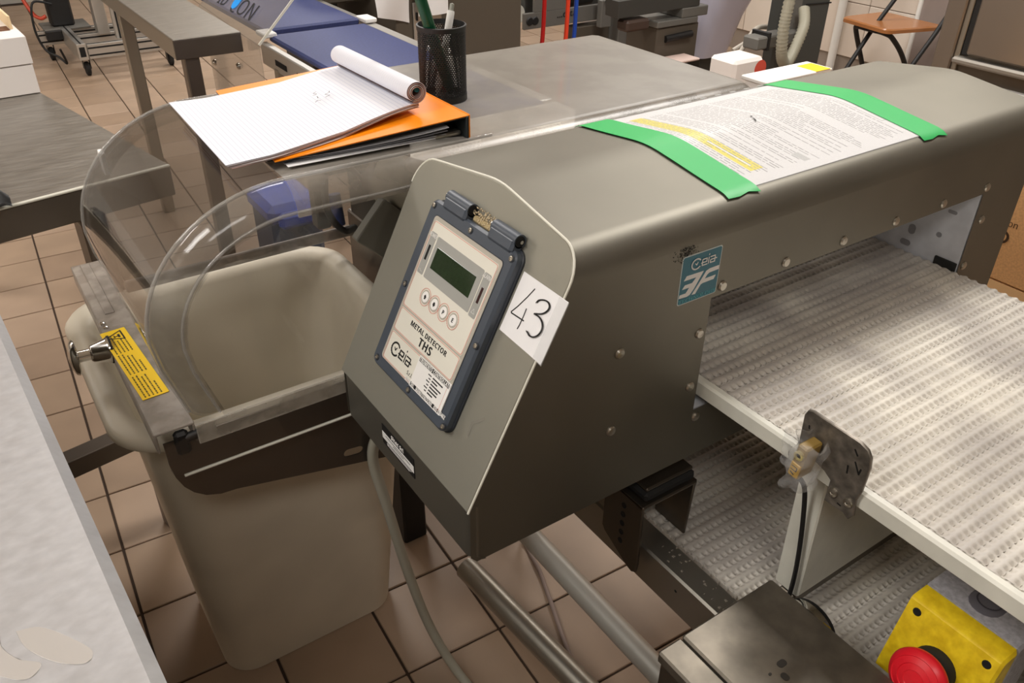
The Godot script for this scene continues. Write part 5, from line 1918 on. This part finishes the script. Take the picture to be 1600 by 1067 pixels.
	for q in [[0.86, -2.5], [1.22, -2.5], [0.86, -1.75], [1.22, -1.75]]:
		part("leg", MB.new().bb(Vector3(q[0] - 0.018, 0.0, q[1] - 0.018), Vector3(q[0] + 0.018, 0.70, q[1] + 0.018), 0.003), M.steel_plain, t)
	# blue crate seen through the hood
	t = thing("blue_crate", "blue plastic crate with grip ledge seen through the clear hood", "crate")
	b = MB.new()
	b.bb(Vector3(0.537, 0.0, -1.92), Vector3(0.66, 0.56, -1.77), 0.012)
	part("crate_body", b, mat(c8(44, 62, 96), 0.5), t)
	b = MB.new()
	b.bb(Vector3(0.53, 0.545, -1.93), Vector3(0.665, 0.595, -1.762), 0.015)
	b.bb(Vector3(0.545, 0.545, -1.76), Vector3(0.65, 0.585, -1.735), 0.010)
	part("crate_rim", b, M.blue, t)
	part("grip_clip", MB.new().bb(Vector3(0.585, 0.575, -1.728), Vector3(0.625, 0.59, -1.722), 0.002), M.print, t)

func background_middle() -> void:
	# dark machine and grey cabinet with hanging papers
	var t := thing("dark_machine", "dark steel machine with pale box beyond the blue conveyor", "machine")
	part("machine_body", MB.new().bb(Vector3(1.26, 0.72, -3.75), Vector3(1.49, 1.05, -3.2), 0.006), M.brown_grey, t)
	part("stand", MB.new().bb(Vector3(1.27, 0.0, -3.6), Vector3(1.40, 0.72, -3.3), 0.006), M.grey_dark, t)
	part("pale_box", MB.new().bb(Vector3(1.175, 0.79, -3.2), Vector3(1.26, 0.92, -3.06), 0.006), M.white_plastic, t)
	part("chute", MB.new().bb(Vector3(1.255, 0.62, -3.3), Vector3(1.44, 0.645, -2.9), 0.003), M.old_steel, t)
	t = thing("grey_cabinet", "tall grey brown steel cabinet behind the pen pot", "cabinet")
	part("cabinet_body", MB.new().bb(Vector3(1.50, 0.10, -3.60), Vector3(2.085, 1.30, -3.0), 0.004), M.brown_grey, t)
	part("plinth", MB.new().bb(Vector3(1.53, 0.0, -3.57), Vector3(2.05, 0.10, -3.03), 0.0), M.black, t)
	part("switch_plate", MB.new().bb(Vector3(1.575, 0.585, -3.0), Vector3(1.70, 0.735, -2.992), 0.002), M.alu, t)
	part("switch", MB.new().bb(Vector3(1.585, 0.67, -2.992), Vector3(1.592, 0.70, -2.985), 0.001), M.black, t)
	var p1 := func(u: float, w: float) -> Vector3:
		return Vector3(lerpf(1.378, 1.545, u) + 0.012 * w, lerpf(0.95, 0.715 - 0.05 * u, w), -2.955 + 0.04 * sin(u * 3.0 + w * 2.0) * w)
	tag(part("hanging_sheet", MB.new().sheet(p1, 12, 12, 0.0006), M.paper, self), "white curled paper sheet hanging left of the cabinet", "sheet")
	var p2 := func(u: float, w: float) -> Vector3:
		return Vector3(lerpf(1.585, 1.715, u), lerpf(0.95, 0.69, w), -2.968 + 0.014 * sin(u * 3.0) * w)
	tag(part("hanging_sheet", MB.new().sheet(p2, 8, 8, 0.0006), M.paper, self), "flat white paper sheet taped on the grey cabinet behind the pens", "sheet")
	# hanging air lines
	for q in [[2.2033, 2.188, 0.004, c8(176, 22, 22), "dark red air tube hanging nearest the grey cabinet", 0], [2.3292, 2.317, 0.0, c8(226, 66, 36), "orange red air tube hanging in the middle of three", 1], [2.3745, 2.363, 0.0, c8(20, 70, 170), "blue air tube hanging beside the orange red tube", 2]]:
		var b := MB.new()
		b.tube(spline([Vector3(q[0] + 0.01, 1.9, -3.0), Vector3(q[0], 0.69, -3.0), Vector3(q[1], 0.45, -3.0), Vector3(q[1] - 0.02, 0.2, -3.0)], 6), 0.0095, 12)
		solo("air_tube", b, mat(q[3], 0.35), q[4], "tube", "air tubes")
	# packaging machine
	t = thing("packing_machine", "grey packing machine with white roller and printed side plate behind the tubes", "machine")
	part("side_plate", MB.new().bb(Vector3(2.59, 0.385, -3.72), Vector3(3.17, 0.465, -3.70), 0.002), M.grey_paint, t)
	part("end_plate", MB.new().bb(Vector3(2.655, 0.465, -3.72), Vector3(2.86, 0.66, -3.70), 0.002), M.grey_paint, t)
	part("roller", MB.new().tube([Vector3(2.60, 0.448, -3.78), Vector3(2.60, 0.448, -4.5)], 0.05, 24), M.white_plastic, t)
	part("motor", MB.new().tube([Vector3(2.88, 0.52, -3.78), Vector3(3.06, 0.52, -3.78)], 0.07, 20), M.black, t)
	part("machine_bed", MB.new().bb(Vector3(2.66, 0.40, -4.9), Vector3(3.30, 0.62, -3.8), 0.005), M.grey_dark, t)
	part("green_belt", MB.new().bb(Vector3(2.55, 0.52, -4.6), Vector3(2.66, 0.60, -4.0), 0.005), mat(c8(10, 74, 50), 0.5), t)
	part("bracket", MB.new().bb(Vector3(3.04, 0.36, -3.66), Vector3(3.11, 0.50, -3.62), 0.003), M.grey_paint, t)
	part("link_rod", MB.new().tube([Vector3(3.05, 0.50, -3.60), Vector3(3.18, 0.46, -3.60)], 0.008, 10), M.chrome, t)
	part("post", MB.new().bb(Vector3(3.17, 0.0, -3.72), Vector3(3.285, 1.5, -3.62), 0.004), M.grey_paint, t)
	part("lower_panel", MB.new().bb(Vector3(2.93, 0.0, -3.78), Vector3(3.17, 0.36, -3.70), 0.004), M.brown_grey, t)
	letters("...orta", 0.030, M.black, Transform3D(Basis.IDENTITY, Vector3(2.865, 0.438, -3.698)), t, 1.1, true)
	for x in [2.625, 2.66]:
		part("bearing", MB.new().lathe([Vector2(0.022, 0.0), Vector2(0.018, 0.008), Vector2(0.0, 0.008)], 16, Transform3D(Basis(Vector3.RIGHT, PI / 2), Vector3(x, 0.425, -3.70))), M.black, t)
	# steel machine arm and gearbox
	t = thing("gear_machine", "dark grey machine arm with gearbox left of the wrapped plastic column", "machine")
	part("arm", MB.new().bar(Vector3(2.62, 0.60, -3.05), Vector3(3.10, 0.615, -3.02), 0.10, 0.075), M.grey_dark, t)
	part("gearbox", MB.new().bb(Vector3(2.85, 0.33, -3.2), Vector3(3.12, 0.50, -2.98), 0.006), M.brown_grey, t)
	part("gearbox_lid", MB.new().bb(Vector3(2.84, 0.50, -3.22), Vector3(3.10, 0.53, -2.97), 0.004), M.grey_paint, t)
	part("head", MB.new().bb(Vector3(2.99, 0.53, -3.15), Vector3(3.16, 0.575, -2.97), 0.004), M.grey_paint, t)
	part("shaft", MB.new().tube([Vector3(2.90, 0.445, -2.975), Vector3(3.06, 0.455, -2.965)], 0.016, 14), M.black, t)
	part("base", MB.new().bb(Vector3(2.86, 0.0, -3.18), Vector3(3.10, 0.33, -3.0), 0.006), M.grey_dark, t)
	part("valve", MB.new().bb(Vector3(2.66, 0.50, -3.06), Vector3(2.80, 0.55, -2.98), 0.01), mat(c8(70, 54, 46), 0.5), t)
	part("foot_plate", MB.new().bb(Vector3(2.84, 0.36, -2.96), Vector3(3.02, 0.37, -2.85), 0.003), mat(c8(214, 190, 180), 0.6), t)
	# cream boxes on the floor
	for q in [[3.52, 3.665, "cream box on the floor, the left one of the pair", 0.0], [3.685, 3.83, "cream box on the floor beside the gearbox, the right one of the pair", 0.01]]:
		var bx := thing("cream_box", q[2], "box", "cream boxes on the floor")
		part("box_body", MB.new().bb(Vector3(q[0], 0.0, -4.4 - q[3]), Vector3(q[1], 0.24, -4.0 + q[3]), 0.004), M.card_white, bx)
		part("box_lid", MB.new().bb(Vector3(q[0] - 0.002, 0.24, -4.402 - q[3]), Vector3(q[1] + 0.002, 0.275, -3.998 + q[3]), 0.004), M.white_paint, bx)
	tag(part("cream_box", MB.new().bb(Vector3(3.35, 0.36, -3.65), Vector3(3.62, 0.60, -3.4), 0.006), M.card_white, self), "cream box behind the machine arm on its shelf", "box", "cream boxes on the floor")
	# column wrapped in plastic film
	var wr := []
	for q in [[0.0, 0.1, 0.06], [0.276, 0.126, 0.07], [0.47, 0.16, 0.11], [0.68, 0.22, 0.14], [0.92, 0.26, 0.16], [1.2, 0.26, 0.16]]:
		var l := []
		for p in rrect(3.38 + 0.25 * maxf(0.0, q[0] - 0.30), -3.19, q[1], q[1] * 0.8, q[2], 6):
			var wob := 1.0 + 0.02 * sin(p.x * 60.0 + q[0] * 8.0)
			l.append(Vector3(3.38 + (p.x - 3.38) * wob, q[0], p.y))
		wr.append(l)
	t = thing("wrapped_hopper", "pale lavender plastic wrapped hopper column narrowing to its foot", "hopper")
	part("plastic_wrap", MB.new().loft(wr.slice(1), true, false, true), mat(c8(206, 204, 222), 0.22), t)
	part("stand", MB.new().bb(Vector3(3.31, 0.0, -3.27), Vector3(3.45, 0.29, -3.12), 0.006), M.grey_dark, t)
	# small box with red sticker, cables
	t = thing("small_box", "slim white carton with round red sticker behind the hood corner", "box")
	part("box_body", MB.new().bb(Vector3(2.585, 0.0, -2.39), Vector3(2.752, 0.54, -2.25), 0.012), M.card_white, t)
	part("red_sticker", MB.new().lathe([Vector2(0.034, 0.0), Vector2(0.0, 0.0008)], 20, Transform3D(Basis(Vector3.RIGHT, PI / 2), Vector3(2.735, 0.495, -2.25))), mat(c8(214, 84, 66), 0.5), t)
	var cb := MB.new()
	cb.tube(spline([Vector3(2.78, 0.42, -2.45), Vector3(2.84, 0.47, -2.47), Vector3(2.92, 0.53, -2.5), Vector3(3.0, 0.57, -2.52), Vector3(3.1, 0.56, -2.53)], 6), 0.011, 10)
	cb.tube(spline([Vector3(2.84, 0.50, -2.50), Vector3(2.92, 0.525, -2.5), Vector3(3.0, 0.525, -2.52), Vector3(3.1, 0.53, -2.53)], 6), 0.009, 10)
	solo("cable_bundle", cb, mat(c8(176, 168, 156), 0.5), "pale cables running between the wrapped hopper and grey pillar", "cable")

func background_right() -> void:
	# grey machine pillar with corrugated hose
	var t := thing("grey_pillar", "dark grey machine pillar carrying a loop of corrugated hose", "pillar")
	part("pillar_body", MB.new().bb(Vector3(2.99, 0.0, -2.47), Vector3(3.31, 1.6, -2.40), 0.012), M.pillar, t)
	part("side_face", MB.new().bb(Vector3(3.04, 0.30, -2.40), Vector3(3.10, 1.5, -2.385), 0.004), M.grey_paint, t)
	part("ledge", MB.new().bb(Vector3(2.80, 0.535, -2.42), Vector3(3.10, 0.585, -2.34), 0.006), M.grey_paint, t)
	part("clamp", MB.new().bb(Vector3(2.86, 0.528, -2.43), Vector3(2.875, 0.60, -2.335), 0.002), M.black, t)
	part("dent_line", MB.new().bar(Vector3(3.14, 0.672, -2.399), Vector3(3.31, 0.664, -2.399), 0.006, 0.006), M.hole, t)
	var pts := spline([Vector3(2.895, 1.3, -2.28), Vector3(2.885, 0.9, -2.28), Vector3(2.878, 0.735, -2.28), Vector3(2.872, 0.635, -2.28), Vector3(2.885, 0.535, -2.28), Vector3(2.91, 0.488, -2.28), Vector3(2.943, 0.485, -2.285), Vector3(2.985, 0.53, -2.295), Vector3(3.035, 0.612, -2.31), Vector3(3.075, 0.67, -2.355)], 28)
	var b := MB.new()
	b.tube(pts, 0.0205, 16, true, 0.0028, 2)
	solo("corrugated_hose", b, mat(c8(168, 164, 146), 0.5), "ribbed beige corrugated hose hanging in a loop on the pillar", "hose")
	# white board on a box
	t = thing("white_box", "tall slim white box with yellow label on top behind the detector", "box")
	part("box_body", MB.new().bb(Vector3(1.71, 0.0, -1.455), Vector3(1.955, 0.79, -1.380), 0.004), M.card_white, t)
	part("box_lid", MB.new().bb(Vector3(1.705, 0.79, -1.46), Vector3(1.96, 0.80, -1.375), 0.002), M.print, t)
	part("yellow_label", MB.new().bb(Vector3(1.895, 0.80, -1.44), Vector3(1.952, 0.8008, -1.375), 0.0), M.yellow, t)
	# things along the tiled wall
	b = MB.new()
	b.tube([Vector3(4.47, 0.0, -3.16), Vector3(4.47, 2.9, -3.16)], 0.024, 16)
	solo("wall_pipe", b, M.white_paint, "white upright pipe on the tiled wall left of the chair", "pipe")
	b = MB.new()
	b.tube([Vector3(4.46, 0.0, -2.665), Vector3(4.46, 2.9, -2.665)], 0.022, 16)
	solo("wall_pipe", b, M.white_paint, "white upright pipe on the tiled wall behind the chair", "pipe")
	var cl := structure("trim_2", MB.new().bb(Vector3(4.40, 0.0, -2.63), Vector3(4.51, 2.9, -2.44), 0.004), mat(c8(148, 136, 130), 0.4))
	chair()
	fridge()
	# brown cartons behind the right post
	t = thing("cardboard_box", "brown cardboard box with shiny tape band, lower of the stack behind the post", "cardboard box", "brown cardboard boxes")
	part("box_body", MB.new().bb(Vector3(2.0, 0.0, -1.33), Vector3(2.4, 0.405, -0.58), 0.004), M.card, t)
	part("tape_band", MB.new().bb(Vector3(1.9988, 0.375, -1.33), Vector3(2.0002, 0.4055, -0.58), 0.0), mat(c8(226, 186, 136), 0.2), t)
	var t2 := thing("cardboard_box", "brown cardboard box with printed recycling marks on top of the stack", "cardboard box", "brown cardboard boxes")
	part("box_body", MB.new().bb(Vector3(2.0, 0.407, -1.33), Vector3(2.4, 0.68, -0.58), 0.004), M.card, t2)
	part("box_flap", MB.new().bb(Vector3(1.997, 0.68, -1.335), Vector3(2.4, 0.686, -0.575), 0.001), mat(c8(226, 186, 136), 0.6), t2)
	var f := frame(Vector3(1.9998, 0.518, -0.894), Vector3(0, 0, 1), Vector3.UP)
	b = MB.new(); b.x = f
	b.stroke([Vector2(-0.043, 0.014), Vector2(-0.014, 0.014), Vector2(-0.029, 0.041), Vector2(-0.043, 0.014)], 0.0036, 0.0006)
	b.stroke([Vector2(-0.053, -0.005), Vector2(0.010, -0.005)], 0.0012, 0.0006)
	b.stroke([Vector2(0.010, -0.005), Vector2(0.010, 0.048)], 0.0012, 0.0006)
	var ring := []
	for k in 17:
		ring.append(Vector2(0.055 + 0.014 * cos(TAU * k / 16), 0.0 + 0.014 * sin(TAU * k / 16)))
	b.stroke(ring, 0.006, 0.0006)
	part("recycling_mark", b, mat(c8(66, 44, 24), 0.8), t2)
	letters("Carton", 0.0156, mat(c8(80, 54, 30), 0.8), on(f, 0.050, 0.036, 0.0004), t2)

func chair() -> void:
	var t := thing("folding_chair", "brown wooden folding chair with black tube legs by the tiled wall", "chair")
	var q := [Vector3(3.985, 0.455, -2.815), Vector3(4.30, 0.455, -2.775), Vector3(4.262, 0.455, -2.398), Vector3(3.925, 0.455, -2.49)]
	var c: Vector3 = (q[0] + q[1] + q[2] + q[3]) / 4.0
	var poly := []
	for i in 4:
		var a: Vector3 = q[i] - c
		var p0: Vector3 = q[(i + 3) % 4] - c
		var p1: Vector3 = q[(i + 1) % 4] - c
		var s := a + (p0 - a).normalized() * 0.045
		var e := a + (p1 - a).normalized() * 0.045
		for k in 6:
			var u := k / 5.0
			var m := s.lerp(a, u).lerp(a.lerp(e, u), u)
			poly.append(Vector2(m.x, -m.z))
	var b := MB.new()
	b.x = Transform3D(Basis(Vector3.RIGHT, -PI / 2), c)
	b.prism(poly, -0.016, 0.006, 0.006)
	part("seat", b, mat(c8(170, 112, 66), 0.22), t)
	var fr := [Vector3(3.95, 0.0, -2.44), Vector3(3.965, 0.25, -2.54), Vector3(3.972, 0.40, -2.60), Vector3(3.985, 0.432, -2.62)]
	# front U frame: two legs joined under the front edge, and the rear frame crossing them
	var mid := [Vector3(4.265, 0.0, -2.72), Vector3(4.12, 0.228, -2.72), Vector3(4.005, 0.405, -2.72), Vector3(3.985, 0.432, -2.70), Vector3(3.975, 0.434, -2.64), Vector3(3.972, 0.434, -2.585), Vector3(3.99, 0.427, -2.545), Vector3(4.05, 0.395, -2.53), Vector3(4.20, 0.265, -2.53), Vector3(4.40, 0.0, -2.53)]
	part("front_frame", MB.new().tube(spline(mid, 6), 0.0125, 14), M.black, t)
	for z in [-2.655, -2.39]:
		b = MB.new()
		b.tube([Vector3(3.71, 0.0, z), Vector3(3.92 + (0.10 if z > -2.5 else 0.0), 0.266, z), Vector3(4.05 + (0.12 if z > -2.5 else 0.0), 0.424, z), Vector3(4.23 + (0.08 if z > -2.5 else 0.0), 0.64, z + 0.02), Vector3(4.36, 0.96, z + 0.03)], 0.0115, 14)
		part("rear_leg", b, M.black, t)
	part("back_rest", MB.new().bb(Vector3(4.325, 0.78, -2.70), Vector3(4.345, 0.96, -2.34), 0.01), mat(c8(168, 100, 50), 0.25), t)

func fridge() -> void:
	var t := thing("steel_fridge", "stainless steel cabinet with dark door seal at the right edge", "fridge")
	var x := 2.60
	part("frame_post", MB.new().bb(Vector3(x, 0.0, -1.475), Vector3(x + 0.6, 2.0, -1.415), 0.004), M.brushed_warm, t)
	part("door_frame", MB.new().bb(Vector3(x + 0.01, 0.60, -1.415), Vector3(x + 0.6, 2.0, -1.398), 0.002), M.steel_plain, t)
	part("door_seal", MB.new().bb(Vector3(x + 0.012, 0.745, -1.398), Vector3(x + 0.06, 2.0, -1.372), 0.004), M.black, t)
	part("door", MB.new().bb(Vector3(x - 0.004, 0.752, -1.374), Vector3(x + 0.06, 2.0, -0.70), 0.006), M.brushed_warm, t)
	part("door_rail", MB.new().bb(Vector3(x - 0.014, 0.722, -1.408), Vector3(x + 0.03, 0.742, -0.70), 0.006), mat(Color(0.62, 0.6, 0.57), 0.5, 0.7), t)
	part("lower_recess", MB.new().bb(Vector3(x + 0.02, 0.60, -1.40), Vector3(x + 0.6, 0.75, -0.70), 0.0), M.dark_steel, t)
	part("plinth_strip", MB.new().bb(Vector3(x, 0.672, -1.395), Vector3(x + 0.03, 0.679, -0.70), 0.001), M.print, t)
	part("lower_door", MB.new().bb(Vector3(x + 0.004, 0.05, -1.41), Vector3(x + 0.6, 0.668, -0.70), 0.004), M.grey_paint, t)
	part("body", MB.new().bb(Vector3(x + 0.06, 0.05, -1.41), Vector3(x + 0.6, 2.0, -0.70), 0.004), M.steel_plain, t)
